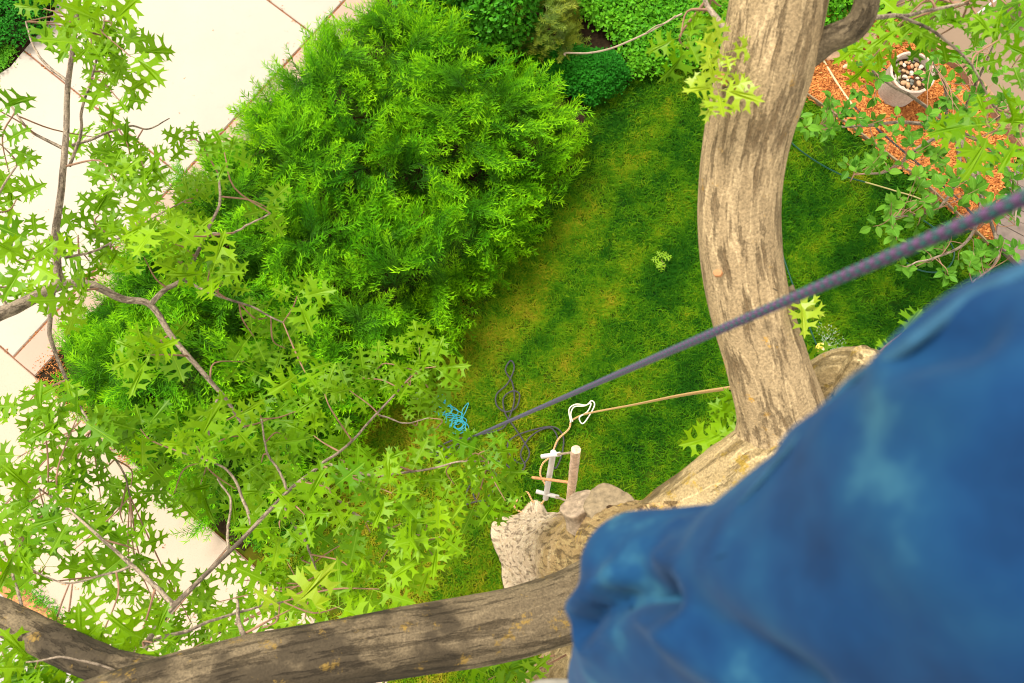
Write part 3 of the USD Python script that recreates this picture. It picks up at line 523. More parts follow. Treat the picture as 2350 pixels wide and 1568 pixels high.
# ================================================================== THE OAK
KEY = [(0, 0), (0.045, 0.04), (0.11, 0.085), (0.20, 0.075), (0.33, -0.01), (0.285, 0.10), (0.36, 0.155), (0.225, 0.19), (0.12, 0.215), (0.070, 0.265), (0.078, 0.325), (0.16, 0.365), (0.29, 0.35), (0.50, 0.265), (0.41, 0.395), (0.535, 0.475), (0.36, 0.49), (0.43, 0.62), (0.255, 0.545), (0.135, 0.54),
       (0.075, 0.59), (0.080, 0.650), (0.15, 0.69), (0.245, 0.69), (0.40, 0.63), (0.315, 0.75), (0.38, 0.86), (0.205, 0.795), (0.11, 0.80), (0.078, 0.85), (0.09, 0.90), (0.17, 1.00), (0.055, 0.965), (0, 1.09)]
def oak_leaf_2d(r):
    halves = []
    for s in (1, -1):
        k = np.array(KEY); k[1:-1] += r.normal(0, 0.010, (len(k) - 2, 2)); k[1:-1, 0] *= r.uniform(0.92, 1.1); k[:, 1] += s * 0.015 * np.sin(np.pi * np.clip(k[:, 1], 0, 1)); k[0] = (0, 0); k[-1] = (0, 1.09)
        ring = np.vstack([k, [(0, 0.85), (0, 0.65), (0, 0.45), (0, 0.25), (0, 0.12)]]); halves.append((ring, s))
    V, F, n = [], [], 0
    for ring, s in halves:
        v, f = trimesh.creation.triangulate_polygon(Polygon(ring), engine='earcut'); v = np.array(v) * [s, 1]
        V.append(v); F.append((np.array(f) if s > 0 else np.array(f)[:, ::-1]) + n); n += len(v)
    V = np.vstack(V); F = np.vstack(F)
    n = len(V); V = np.vstack([V, [(-0.012, 0.02), (0.012, 0.02), (0.008, -0.30), (-0.008, -0.30)]]); F = np.vstack([F, [[n, n + 1, n + 2], [n, n + 2, n + 3]]])
    return V, F
LEAF2D = [oak_leaf_2d(np.random.default_rng(900 + i)) for i in range(10)]
def place_leaf(shape, root, d, up, L, r):
    """the flat outline bent and set with its stalk's foot at root, pointing along d, upper side towards up"""
    v2, f = shape; x, y = v2[:, 0], v2[:, 1]
    fold, droop, wave, twist = r.uniform(-0.05, 0.62), r.uniform(-0.10, 0.55), r.uniform(-0.35, 0.35), r.normal(0, 0.35)
    z = fold * np.abs(x) - droop * np.maximum(y, 0) ** 2 + wave * x * np.sin(y * 5 + r.uniform(0, 6)) - 0.35 * np.abs(x) ** 2.0 * r.uniform(-0.6, 2.0) + twist * x * y
    d = unit(d); s = unit(np.cross(d, up)); n = np.cross(s, d)
    w = (x * 1.0)[:, None] * s + (y + 0.30)[:, None] * d + z[:, None] * n
    return root + w * L, f, np.column_stack([x, y])
class Skeleton:
    def __init__(self): self.p, self.r = np.zeros((0, 3)), np.zeros(0)
    def add(self, p, r): self.p = np.vstack([self.p, p]); self.r = np.concatenate([self.r, r])
base_c = G(1222, 1262); 
oak = Thing('oak_tree', 'large oak with tan limbs, pale flared trunk and pointed lobed leaves', 'tree', base_c)
skel = Skeleton()
def limb(name, pts, rad, n, sides, matname, amp=0.004, lump=0.0, seed=0, skeleton=True, label=None, stretch=0.22, under=None):
    p, r = spline(pts, n, rad); v, f, uv, bk = tube(p, r, sides, disp=ridged(amp, 0.4, seed, 20.0, lump) if amp else None, stretch=stretch)
    path = oak.part(name, (v, f), matname, smooth=True, uv=uv, extra=bk, label=label, under=under)
    if skeleton: skel.add(p, r)
    return path
# trunk with buttressed foot
top = D(1560, 1335, 2.25)
tp, tr = spline([base_c, base_c * 0.86 + top * 0.14, base_c * 0.6 + top * 0.4 + np.array([0, 0.0, 0]), base_c * 0.25 + top * 0.75, top], 90, [0.275, 0.255, 0.245, 0.24, 0.235])
def butt(TH, S, bk, R):
    return 0.12 * np.exp(-S / 0.20) * (0.55 + 0.45 * np.cos(5 * TH + 0.6 + np.sin(TH * 2))) + ridged(0.0055, 0.8, 3, 24.0, 0.03)(TH, S, bk, R)
v, f, uv, bk = tube(tp, tr, 110, disp=butt, stretch=0.14); oak.part('trunk', (v, f), 'bark_base', smooth=True, uv=uv, extra=bk)
# limb from the crotch to the upright limb
limb('limb', [D(1470, 1340, 2.6), D(1560, 1240, 2.45), D(1680, 1125, 2.35), D(1800, 1030, 2.25), D(1880, 960, 2.2)], [0.20, 0.165, 0.135, 0.12, 0.11], 70, 80, 'bark_mossy', amp=0.007, lump=0.012, seed=21)
limbA = [D(1800, 1060, 2.3), D(1795, 960, 2.24), D(1765, 850, 2.16), D(1722, 700, 2.08), D(1698, 560, 2.02), D(1697, 430, 1.96), D(1716, 300, 1.90), D(1752, 160, 1.83), D(1782, 20, 1.77), D(1805, -130, 1.70), D(1815, -380, 1.60)]
limb('limb', limbA, [0.165, 0.126, 0.108, 0.102, 0.101, 0.100, 0.102, 0.107, 0.106, 0.102, 0.095], 190, 96, 'bark_tan', amp=0.0015, lump=0.009, stretch=0.16, seed=31)
limb('limb', [D(1760, 1000, 2.5), D(1850, 920, 2.4), D(1940, 855, 2.32), D(2010, 870, 2.25), D(2120, 960, 2.15), D(2300, 1100, 2.0)], [0.10, 0.085, 0.075, 0.075, 0.07, 0.06], 60, 60, 'bark_mossy', amp=0.008, lump=0.01, seed=41)
limb('stub', [D(1940, 900, 2.30), D(1965, 850, 2.24), D(1985, 815, 2.18)], [0.05, 0.04, 0.033], 20, 36, 'bark_mossy', amp=0.005, seed=42, skeleton=False)
# the long low limb across the foot of the view
limbC = [D(1600, 1330, 2.55), D(1470, 1325, 2.42), D(1300, 1395, 2.30), D(1120, 1445, 2.22), D(900, 1478, 2.15), D(700, 1512, 2.1), D(480, 1560, 2.05), D(250, 1625, 2.0), D(0, 1720, 1.95), D(-300, 1830, 1.9)]
limb('limb', limbC, [0.16, 0.125, 0.098, 0.093, 0.092, 0.090, 0.088, 0.085, 0.08, 0.075], 190, 90, 'bark_grey', amp=0.004, lump=0.010, stretch=0.14, seed=51)
limb('limb', [D(420, 1575, 2.08), D(260, 1535, 2.15), D(130, 1478, 2.25), D(10, 1420, 2.35), D(-130, 1370, 2.45), D(-320, 1250, 2.6)], [0.06, 0.052, 0.052, 0.05, 0.048, 0.045], 70, 48, 'bark_grey', amp=0.004, lump=0.006, seed=61)
limb('limb', [D(1380, 1430, 2.7), D(1280, 1545, 2.9), D(1180, 1640, 3.1), D(1050, 1720, 3.3)], [0.10, 0.085, 0.075, 0.07], 40, 44, 'bark_mossy', amp=0.006, lump=0.01, seed=71)
# healed cut and collar beside the trunk
def knob(name, c, axis, r, h, matname, seed, dish=0.0):
    axis = unit(axis); prof = [(0.0, 1.0), (0.75, 1.0), (1.02, 0.97), (1.08, 0.86), (1.0, 0.7), (0.95, 0.35), (0.98, 0.0), (1.1, -0.4)]
    p = np.array([c + axis * h * q[1] for q in prof[::-1]]); rr = np.array([max(q[0], 0.02) * r for q in prof[::-1]])
    ref = np.cross(axis, [0.3, 1, 0.2]); a = unit(ref); b = np.cross(axis, a); th = np.arange(40) * 2 * np.pi / 40
    wob = 1 + 0.12 * np.sin(2 * th + seed) + 0.05 * np.sin(5 * th + seed * 2)
    V = (p[:, None] + (rr[:, None] * wob[None])[..., None] * (np.cos(th)[:, None] * a + np.sin(th)[:, None] * b)[None]).reshape(-1, 3)
    n = len(p); i, j = np.meshgrid(np.arange(n - 1), np.arange(40), indexing='ij'); j2 = (j + 1) % 40
    q = np.stack([i * 40 + j, i * 40 + j2, (i + 1) * 40 + j2, (i + 1) * 40 + j], -1).reshape(-1, 4); F = np.vstack([q[:, [0, 1, 2]], q[:, [0, 2, 3]]])
    bk = V - c; V = V + unit(V - c) * (meshkit.fbm(V * 38, 4, seed) - 0.5)[:, None] * r * 0.18
    return oak.part(name, (V, F), matname, smooth=50, extra=None) if not matname.startswith('bark') else oak.part(name, trimesh.Trimesh(V, F, process=False), matname, smooth=True, extra=bk)
knob('healed_cut', D(1402, 1192, 2.76), np.array([-0.1, 0.75, 1.0]), 0.088, 0.07, 'collar_bark', 3)
knob('heart_crack', D(1400, 1166, 2.70), np.array([-0.1, 0.75, 1.0]), 0.010, 0.004, 'bark_mulch_dark', 13)
knob('healed_cut', D(1338, 1186, 2.84), np.array([-0.35, 0.8, 0.7]), 0.058, 0.07, 'collar_pale', 5)
# knots and pruned spurs on the upright limb
knob('pruned_spur', D(1648, 628, 1.965), np.array([-0.45, 0.0, 1]), 0.009, 0.010, 'cut_wood', 1)
knob('pruned_spur', D(1662, 184, 1.80), np.array([-0.6, 0.2, 0.8]), 0.010, 0.02, 'cut_wood', 2)
knob('pruned_spur', D(1803, 690, 2.05), np.array([0.9, 0.2, 0.35]), 0.028, 0.03, 'bark_grey', 4)
knob('knot', D(1770, 640, 2.0), np.array([0.6, 0.2, 0.8]), 0.035, 0.012, 'bark_grey', 6)
knob('knot', D(1800, 745, 2.06), np.array([0.8, 0.1, 0.5]), 0.026, 0.02, 'bark_grey', 8)
knob('knot', D(830, 1490, 2.09), np.array([0, 0.2, 1]), 0.030, 0.006, 'bark_grey', 9)
knob('knot', D(1120, 1440, 2.14), np.array([0, 0.2, 1]), 0.022, 0.005, 'bark_grey', 10)
knob('knot', D(640, 1480, 2.10), np.array([0, 0.8, 0.8]), 0.036, 0.012, 'bark_grey', 11)
def bpts(px, d0, d1):
    k = len(px); return [D(x, y, d0 + (d1 - d0) * i / max(1, k - 1)) for i, (x, y) in enumerate(px)]
def branch(px, d0, d1, r0, r1, matname='bark_branch', seed=0, wob=0.008, name='branch'):
    pts = bpts(px, d0, d1); k = len(pts); rr = np.random.default_rng(seed + 100)
    p, r = spline(pts, 9 * k, np.linspace(r0, r1, k)); n = len(p)
    p = p + (np.stack([meshkit.fbm(np.column_stack([np.arange(n) * 0.16 + c * 17, np.full(n, seed * 3.1), np.zeros(n)]), 2, c) for c in range(3)], 1) - 0.5) * wob
    v, f, uv, bk = tube(p, r, 9, stretch=0.3); oak.part(name, (v, f), matname, smooth=True, uv=uv, extra=bk); skel.add(p, r)
# leafy branches on the left
branch([(-320, 1250), (-330, 1050), (-240, 860), (-60, 752), (20, 712), (80, 682), (140, 652)], 2.6, 3.0, 0.034, 0.019, seed=1)
branch([(140, 655), (130, 600), (128, 540), (140, 440), (150, 330), (156, 200), (172, 80), (185, -40)], 3.0, 2.75, 0.016, 0.007, seed=2)
branch([(152, 345), (115, 325), (70, 300), (40, 265), (10, 210)], 2.92, 3.0, 0.007, 0.003, seed=3)
branch([(157, 190), (120, 160), (90, 128), (72, 95), (60, 50)], 2.86, 2.95, 0.006, 0.003, seed=4)
branch([(165, 335), (230, 312), (295, 290), (340, 296), (390, 272)], 2.95, 3.1, 0.006, 0.002, 'twig_wood' if False else 'bark_branch', seed=5)
branch([(160, 380), (185, 310), (190, 250), (210, 180), (225, 110), (240, 40)], 2.95, 2.75, 0.006, 0.003, seed=6)
branch([(130, 655), (200, 652), (280, 685), (345, 700), (400, 780), (460, 850), (520, 920), (560, 980)], 3.0, 3.05, 0.017, 0.006, seed=7)
branch([(345, 700), (380, 665), (415, 643), (450, 590), (478, 520), (505, 465), (500, 400)], 3.02, 3.1, 0.011, 0.004, seed=8)
branch([(425, 645), (500, 680), (570, 702), (650, 740)], 3.03, 2.95, 0.006, 0.003, seed=9)
branch([(480, 535), (530, 535), (570, 515), (620, 490)], 3.05, 2.9, 0.005, 0.003, seed=10)
branch([(122, 662), (115, 720), (118, 780), (150, 870), (178, 925), (210, 990)], 3.0, 3.05, 0.010, 0.004, seed=11)
branch([(150, 590), (220, 575), (300, 530), (350, 500), (430, 460)], 3.0, 3.1, 0.005, 0.002, seed=12)
branch([(20, 712), (-20, 640), (-40, 520), (0, 440), (40, 380)], 3.0, 2.9, 0.007, 0.003, seed=13)
branch([(505, 905), (482, 960), (478, 1020), (465, 1060)], 3.04, 3.1, 0.005, 0.003, seed=14)
# the branch that leaves the low limb and reaches across to the middle
branch([(300, 1590), (330, 1490), (390, 1402), (480, 1310), (580, 1212), (660, 1130), (740, 1062), (800, 1020), (860, 955), (925, 885), (960, 835)], 2.1, 3.5, 0.0092, 0.0032, seed=15)
branch([(870, 952), (900, 962), (935, 972), (985, 960)], 3.3, 3.3, 0.004, 0.002, seed=16)
branch([(525, 1265), (522, 1215), (530, 1150), (500, 1100)], 2.75, 2.9, 0.006, 0.003, seed=17)
branch([(580, 1212), (560, 1150), (520, 1080), (420, 1040)], 2.8, 2.9, 0.007, 0.003, seed=18)
branch([(660, 1130), (640, 1080), (610, 1030), (600, 960)], 2.95, 3.0, 0.006, 0.003, seed=19)
branch([(640, 1150), (690, 1230), (720, 1290), (730, 1340)], 2.9, 3.0, 0.006, 0.003, seed=20)
branch([(740, 1062), (850, 1090), (960, 1080), (1060, 1060), (1120, 1060)], 3.1, 3.3, 0.006, 0.003, seed=21)
branch([(720, 1080), (800, 1170), (900, 1220), (980, 1230)], 3.05, 3.2, 0.006, 0.003, seed=22)
branch([(340, 1475), (420, 1450), (500, 1420), (570, 1400), (650, 1380)], 2.3, 2.6, 0.006, 0.003, seed=23)
branch([(400, 1390), (340, 1330), (260, 1260), (170, 1180), (90, 1120)], 2.4, 2.8, 0.008, 0.003, seed=24)
branch([(300, 1300), (240, 1320), (150, 1340), (60, 1300)], 2.55, 2.7, 0.005, 0.002, seed=25)
branch([(100, 1500), (70, 1440), (50, 1390), (30, 1320), (10, 1240)], 2.3, 2.5, 0.007, 0.003, seed=26)
branch([(575, 1500), (565, 1470), (550, 1430), (545, 1380)], 2.1, 2.4, 0.011, 0.004, seed=27)
branch([(180, 925), (230, 1010), (280, 1080), (300, 1140)], 3.05, 2.95, 0.005, 0.003, seed=28)
branch([(300, 1560), (240, 1530), (150, 1510), (60, 1520)], 2.1, 2.0, 0.004, 0.002, seed=29)
# side branch at the top of the upright limb, and its leafy ends
branch([(1790, 170), (1850, 128), (1900, 92), (1955, 66), (1985, 25), (1990, -50), (1960, -160)], 1.83, 1.62, 0.034, 0.024, 'bark_grey', seed=30, wob=0.004)
branch([(1985, 40), (2040, 40), (2100, 30), (2200, 10), (2330, -20)], 1.72, 2.2, 0.006, 0.003, seed=31)
branch([(2060, 38), (2140, 70), (2230, 150), (2290, 250), (2370, 300)], 1.85, 2.1, 0.004, 0.002, seed=32)
branch([(1700, 120), (1660, 60), (1630, 20), (1600, -40)], 1.9, 2.1, 0.010, 0.005, seed=33)
# ---- leaves in whorls at the shoot ends
W_LEFT = [(230, 30), (190, 60), (262, 100), (246, 172), (275, 232), (150, 15), (210, 100), (100, 20), (255, 60), (300, 130), (0, 330), (20, 395), (40, 455), (-10, 250), (215, 315), (255, 340), (330, 385), (300, 365), (265, 415), (430, 325), (515, 350), (452, 425), (440, 465), (620, 480),
          (230, 490), (180, 540), (300, 530), (360, 505), (262, 560), (60, 600), (80, 560), (30, 655), (115, 680), (178, 690), (205, 600), (400, 560), (330, 590), (420, 602), (480, 622), (525, 642), (582, 772), (612, 730), (682, 680), (655, 800), (560, 830), (700, 855), (380, 790), (335, 815),
          (60, 930), (100, 965), (178, 955), (250, 1000), (322, 985), (200, 1060), (140, 1085), (90, 1140), (40, 1050), (25, 1130), (60, 1195), (160, 1185), (232, 1150), (300, 1120), (282, 1200), (170, 1262), (312, 1262), (60, 1250), (105, 1300), (300, 1335), (350, 1375), (250, 1322),
          (400, 1000), (452, 1025), (520, 965), (500, 1055), (570, 1000), (622, 960), (660, 1010), (600, 1062), (690, 940), (720, 1000), (745, 905), (460, 1112), (400, 1132), (540, 1122), (620, 1132), (700, 1102), (780, 1055), (820, 1092), (870, 1062), (760, 1132), (700, 1182), (642, 1212), (830, 1152), (900, 1132), (940, 1082),
          (720, 1270), (780, 1252), (850, 1222), (920, 1202), (980, 1192), (1010, 1232), (660, 1292), (622, 1352), (560, 1332), (680, 1372), (740, 1342), (810, 1312), (870, 1292), (940, 1272), (1000, 1285), (870, 1352), (780, 1392), (900, 1385), (540, 1430), (600, 1442), (642, 1402), (500, 1382), (440, 1432), (382, 1412), (482, 1462), (520, 1492), (420, 1500), (700, 1420)]
W_FAR = [(962, 798), (1000, 842), (942, 872), (832, 868), (865, 848), (985, 905), (960, 962), (1000, 985), (1065, 1062), (1112, 1035), (1132, 1082), (1160, 1150), (1042, 1112), (1092, 1152), (985, 1075), (800, 895)]
W_LOW = [(30, 1500), (80, 1535), (150, 1455), (200, 1485), (240, 1445), (222, 1535), (112, 1490), (300, 1515), (350, 1475), (20, 1560), (150, 1550), (40, 1240)]
W_RIGHT = [(1612, 32), (1655, 15), (1580, 112), (1562, 85), (1995, 85), (2050, 15), (2085, 78), (2130, 35), (2005, 130), (2150, 85), (2060, 60), (2292, 92), (2335, 60), (2322, 155), (2235, 322), (2272, 292), (2345, 322), (2180, 20), (2240, 40), (2310, 10)]
leaves = []; twigs = []
lr = np.random.default_rng(77)
def whorl(px, py, depth, n, L, flat=0.4, matname='oak_leaf', twig=True, az0=None, arc=2 * np.pi):
    c = D(px, py, depth); near = np.argmin(((skel.p - c) ** 2).sum(1)); root = skel.p[near]; dirn = unit(c - root + np.array([0, 0, 0.05]))
    if twig and np.linalg.norm(c - root) > 0.02:
        m = (root + c) / 2 + lr.normal(0, 0.02, 3) + np.array([0, 0, 0.02 * lr.random()]); p, r = spline([root, m, c], 9, [min(0.0045, skel.r[near] * 0.8), 0.003, 0.0018]); twigs.append(tube(p, r, 5)[:2])
    a0 = az0 if az0 is not None else lr.uniform(0, 6.28)
    for k in range(n):
        az = a0 + arc * (k + lr.uniform(-0.3, 0.3)) / n; el = lr.normal(0.05, flat)
        d = np.array([np.cos(az) * np.cos(el), np.sin(az) * np.cos(el), np.sin(el)]) + dirn * 0.35; up = unit(np.array([0, 0, 1.0]) + lr.normal(0, 0.28, 3) + np.array([c[0] * -0.1, c[1] * -0.1, 0]))
        leaves.append((place_leaf(LEAF2D[lr.integers(0, 10)], c - dirn * lr.uniform(0, 0.03), d, up, L * lr.uniform(0.62, 1.2), lr), matname))
for x, y in W_LEFT: whorl(x, y, lr.uniform(2.65, 3.35), lr.integers(4, 7), 0.106)
for x, y in W_FAR: whorl(x, y, lr.uniform(3.2, 3.6), lr.integers(4, 7), 0.100)
for x, y in W_LOW: whorl(x, y, lr.uniform(2.2, 2.6), lr.integers(5, 8), 0.095)
for x, y in W_RIGHT: whorl(x, y, lr.uniform(1.9, 2.35), lr.integers(3, 5), 0.085)
whorl(1702, 960, 2.36, 5, 0.105, az0=1.9, arc=3.2); whorl(1672, 975, 2.4, 5, 0.10)
whorl(1120, 1560, 2.6, 5, 0.11); whorl(1185, 1565, 2.6, 4, 0.11); whorl(1900, 832, 2.45, 3, 0.09); whorl(2068, 765, 2.3, 3, 0.09)
whorl(1645, 205, 1.74, 8, 0.062, flat=0.3, matname='oak_leaf_young', twig=False); whorl(1655, 118, 1.74, 5, 0.055, flat=0.3, matname='oak_leaf_young', twig=False)
whorl(1842, 672, 2.02, 2, 0.075, flat=0.2, matname='oak_leaf_young', twig=False, az0=-1.7, arc=2.2); whorl(665, 1400, 2.3, 3, 0.11, matname='oak_leaf_young')
size = []
for (v, f, u), m in leaves:
    q = pix(v); ok = (q[:, 0] > 0) & (q[:, 0] < 2350) & (q[:, 1] > 0) & (q[:, 1] < 1568); size.append((np.ptp(q[:, 0]) * np.ptp(q[:, 1])) * (ok.mean() > 0.5))
order = np.argsort(size)[::-1]; big = set(order[:296].tolist())
for i in order[:296]:
    (v, f, u), m = leaves[i]; oak.part('leaf', (v, f), m, uv=u)
for m in ('oak_leaf', 'oak_leaf_young'):
    rest = [leaves[i][0] for i in range(len(leaves)) if i not in big and leaves[i][1] == m]
    if rest: vf = cat([(a[0], a[1]) for a in rest]); oak.part('foliage', vf, m, uv=np.vstack([a[2] for a in rest]), kind='stuff')
oak.part('twigs', cat(twigs), 'twig_wood', smooth=True, kind='stuff')

# ================================================================== SMALL FRUIT TREE ON THE RIGHT
ft_base = G(2205, 330)
ft = Thing('fruit_tree', 'small tree with rounded green leaves spreading over the wood chips', 'tree', ft_base)
fsk = Skeleton()
def fbranch(pts, r0, r1, seed, name='branch'):
    k = len(pts); p, r = spline(pts, 8 * k, np.linspace(r0, r1, k)); n = len(p); p = p + (np.stack([meshkit.fbm(np.column_stack([np.arange(n) * 0.2 + c * 17, np.full(n, seed * 3.3), np.zeros(n)]), 2, c) for c in range(3)], 1) - 0.5) * 0.03 * np.linspace(0, 1, n)[:, None]
    v, f, uv, bk = tube(p, r, 8, stretch=0.3); ft.part(name, (v, f), 'bark_branch', smooth=True, uv=uv, extra=bk); fsk.add(p, r)
fc = G(2195, 300, 0.75)
fbranch([ft_base, (ft_base + fc) / 2 + [0.02, 0, 0], fc], 0.034, 0.026, 0, 'trunk')
for i, (ends, zs) in enumerate([([(2240, 190), (2300, 70)], (1.3, 1.9)), ([(2165, 330), (2172, 225), (2140, 140)], (1.0, 1.3, 1.7)), ([(2120, 330), (2040, 390), (1960, 400)], (1.0, 1.3, 1.5)), ([(2080, 280), (1980, 290), (1880, 290)], (1.0, 1.3, 1.5)),
                                ([(2200, 400), (2150, 480), (2050, 500)], (1.0, 1.2, 1.5)), ([(2250, 420), (2230, 540), (2150, 590), (2080, 610)], (1.0, 1.2, 1.4, 1.5)), ([(2270, 340), (2330, 420), (2330, 520)], (1.0, 1.2, 1.4)), ([(2120, 240), (2040, 190), (1960, 130)], (1.0, 1.4, 1.7)), ([(2270, 280), (2340, 240)], (1.2, 1.6)), ([(2260, 470), (2290, 590), (2230, 650)], (1.1, 1.3, 1.5))]):
    fbranch([fc] + [G(x, y, z) for (x, y), z in zip(ends, zs)], 0.017, 0.005, i + 1)
F_AT = [(1870, 270), (1900, 300), (1850, 290), (1920, 235), (1955, 240), (1990, 290), (2010, 232), (2135, 275), (2060, 285), (2100, 312), (2010, 332), (1958, 380), (1985, 372), (2030, 392), (2150, 285), (2130, 332), (2170, 305), (2180, 382), (2120, 392), (2230, 432), (2200, 402), (2262, 422), (2300, 442), (2312, 402), (2040, 472), (2020, 512), (2082, 482), (2060, 542), (2112, 502), (2142, 462), (2162, 432),
        (2112, 592), (2070, 622), (2150, 562), (2200, 602), (2170, 642), (2230, 562), (2262, 592), (2282, 542), (2240, 632), (2140, 132), (2182, 152), (2220, 172), (2130, 182), (2172, 192), (2240, 122), (2212, 92), (2290, 182), (2302, 222), (2322, 262), (2252, 232), (2202, 252), (2280, 302), (2332, 302), (2020, 162), (1990, 142), (1962, 122), (1930, 90), (1900, 250), (1940, 282), (2070, 352), (2090, 420), (2150, 352), (2240, 352), (2300, 352), (2210, 462), (2252, 492), (2302, 492), (2180, 512),
        (2170, 240), (2230, 290), (2262, 382), (2142, 402), (2332, 452), (2322, 562), (2192, 120)]
fl, ftw = [], []; fr = np.random.default_rng(55)
for x, y in F_AT:
    for s in range(2):
        z = fr.uniform(1.1, 1.75); c = G(x + fr.normal(0, 14), y + fr.normal(0, 14), z); near = np.argmin(((fsk.p - c) ** 2).sum(1)); root = fsk.p[near]; dirn = unit(c - root + [0, 0, 0.05])
        p, r = spline([root, (root + c) / 2 + fr.normal(0, 0.02, 3), c], 7, [0.0035, 0.0028, 0.0015]); ftw.append(tube(p, r, 5)[:2]); n = fr.integers(4, 8)
        for k in range(n):
            L = fr.uniform(0.052, 0.088); v, f, u = oval(L, L * fr.uniform(0.27, 0.34), fr.uniform(0.05, 0.4), fr.uniform(0, 0.35)); az = 6.28 * (k + fr.uniform(-0.3, 0.3)) / n; el = fr.normal(0.1, 0.45)
            d = unit(np.array([np.cos(az) * np.cos(el), np.sin(az) * np.cos(el), np.sin(el)]) + dirn * 0.4); up = unit(np.array([0, 0, 1.0]) + fr.normal(0, 0.35, 3)); sd = unit(np.cross(up, d)); nn = np.cross(d, sd)
            o = c - dirn * fr.uniform(0, 0.05); fl.append((o + d * 0.01 + v[:, :1] * d + v[:, 1:2] * sd + v[:, 2:] * nn, f, u))
fs = []
for v, f, u in fl:
    q = pix(v); ok = (q[:, 0] > 0) & (q[:, 0] < 2350) & (q[:, 1] > 0) & (q[:, 1] < 1568); fs.append(np.ptp(q[:, 0]) * np.ptp(q[:, 1]) * ok.all())
fo = np.argsort(fs)[::-1]
for i in fo[:296]: ft.part('leaf', fl[i][:2], 'fruit_leaf', uv=fl[i][2])
ft.part('foliage', cat([fl[i][:2] for i in fo[296:]]), 'fruit_leaf', uv=np.vstack([fl[i][2] for i in fo[296:]]), kind='stuff')
ft.part('twigs', cat(ftw), 'twig_wood', smooth=True, kind='stuff')

# ================================================================== THINGS IN THE WOOD CHIP BED
pc = G(2052, 212); pr, ph = 0.185, 0.34
pot = Thing('planter', 'round pale stone planter filled with pebbles, standing on the wood chips', 'planter', pc)
prof = np.array([(0.0, 0.0), (pr * 0.80, 0.0), (pr * 0.86, 0.02), (pr * 0.96, ph * 0.6), (pr, ph * 0.93), (pr * 1.03, ph * 0.95), (pr * 1.03, ph), (pr * 0.93, ph + 0.004), (pr * 0.90, ph - 0.01), (pr * 0.88, ph - 0.10), (0.0, ph - 0.10)])
m = trimesh.creation.revolve(prof, sections=48); v = np.array(m.vertices); v += unit(v * [1, 1, 0]) * (meshkit.fbm(v * 30, 3, 2) - 0.5)[:, None] * 0.008
pot.part('pot', (v + pc, np.array(m.faces)), 'pot_stone', smooth=40)
bkm = trimesh.creation.cylinder(radius=pr * 0.88, height=0.03, sections=32); bkm.apply_translation(pc + [0, 0, ph - 0.085]); pot.part('soil', bkm, 'bark_mulch_dark')
kr = np.random.default_rng(8); kinds = ['tan'] * 6 + ['white'] * 3 + ['grey'] * 2 + ['rust'] * 2; placed = []
for k in range(400):
    q = kr.uniform(-1, 1, 2) * (pr - 0.03); s = kr.uniform(0.012, 0.026)
    if np.linalg.norm(q) > pr * 0.86 - s or any(np.linalg.norm(q - o) < 0.82 * (s + so) for o, so in placed): continue
    placed.append((q, s)); kd = kinds[kr.integers(len(kinds))]
    m = trimesh.creation.icosphere(2, 1.0); v = np.array(m.vertices); v *= (1 + 0.5 * (meshkit.noise(v * 1.6 + k * 7, k) - 0.5))[:, None]; v *= np.array([s * 1.15, s * kr.uniform(0.75, 1.0), s * 0.7]); a = kr.uniform(0, 6.3)
    v = v @ np.array([[np.cos(a), -np.sin(a), 0], [np.sin(a), np.cos(a), 0], [0, 0, 1]]).T + pc + [q[0], q[1], ph - 0.064 + 0.010 * kr.random()]
    single('pebble', (v, m.faces), 'pebble_' + kd, f'small {kd} pebble among those filling the round stone planter', 'pebble', f'{kd} pebbles in the planter', smooth=True)
def rock(name, px, py, rx, ry, rz, rot, seed, label, matname='sandstone'):
    m = trimesh.creation.icosphere(4, 1.0); v = np.array(m.vertices); v = np.sign(v) * np.abs(v) ** 0.75; v *= (1 + 0.30 * (meshkit.fbm(v * 1.5 + seed, 3, seed) - 0.5))[:, None]; v *= [rx, ry, rz]
    v = v @ np.array([[np.cos(rot), -np.sin(rot), 0], [np.sin(rot), np.cos(rot), 0], [0, 0, 1]]).T; c = G(px, py, rz * 0.5); single(name, (v + c, m.faces), matname, label, 'stone', smooth=True)
rock('flat_stone', 1912, 122, 0.115, 0.07, 0.05, 0.25, 3, 'large flat pinkish sandstone lying between the limb and the wood chips')
rock('flat_stone', 1985, 88, 0.10, 0.05, 0.045, 0.3, 5, 'smaller pinkish sandstone half hidden under leaves near the side branch')
rock('flat_stone', 1945, 150, 0.07, 0.022, 0.03, 0.65, 7, 'narrow sandstone slab leaning beside the large flat stone')
def hose(name, px, r, matname, label, category, z=0.02, n=80, sides=8, **k):
    pts = [G(x, y, z) for x, y in px]; v, f, uv, bk = rope(pts, r, n, sides); return single(name, (v, f), matname, label, category, smooth=True, uv=uv, **k)
hose('drip_hose', [(1885, 130), (1905, 165), (1930, 205), (1955, 240)], 0.010, 'cream_hose', 'cream stretch of irrigation hose lying on the wood chips below the flat stone', 'hose', z=0.035)
hose('black_hose', [(1955, 240), (1990, 275), (2040, 320), (2090, 362), (2140, 405), (2190, 450), (2240, 500)], 0.010, 'black_hose', 'black irrigation hose running along the wood chips beside the lawn edge', 'hose', z=0.035)
hose('black_hose', [(2010, 140), (2030, 158), (2055, 172), (2110, 190)], 0.010, 'black_hose', 'short black hose behind the round stone planter', 'hose', z=0.035)
ev = [G(x, y)[:2] for x, y in [(1832, 210), (1900, 258), (1960, 303), (2040, 364), (2112, 420), (2200, 502), (2262, 562)]]
ed = Thing('lawn_edging', 'thin tan metal edging between the lawn and the wood chips', 'edging', (*ev[0], 0))
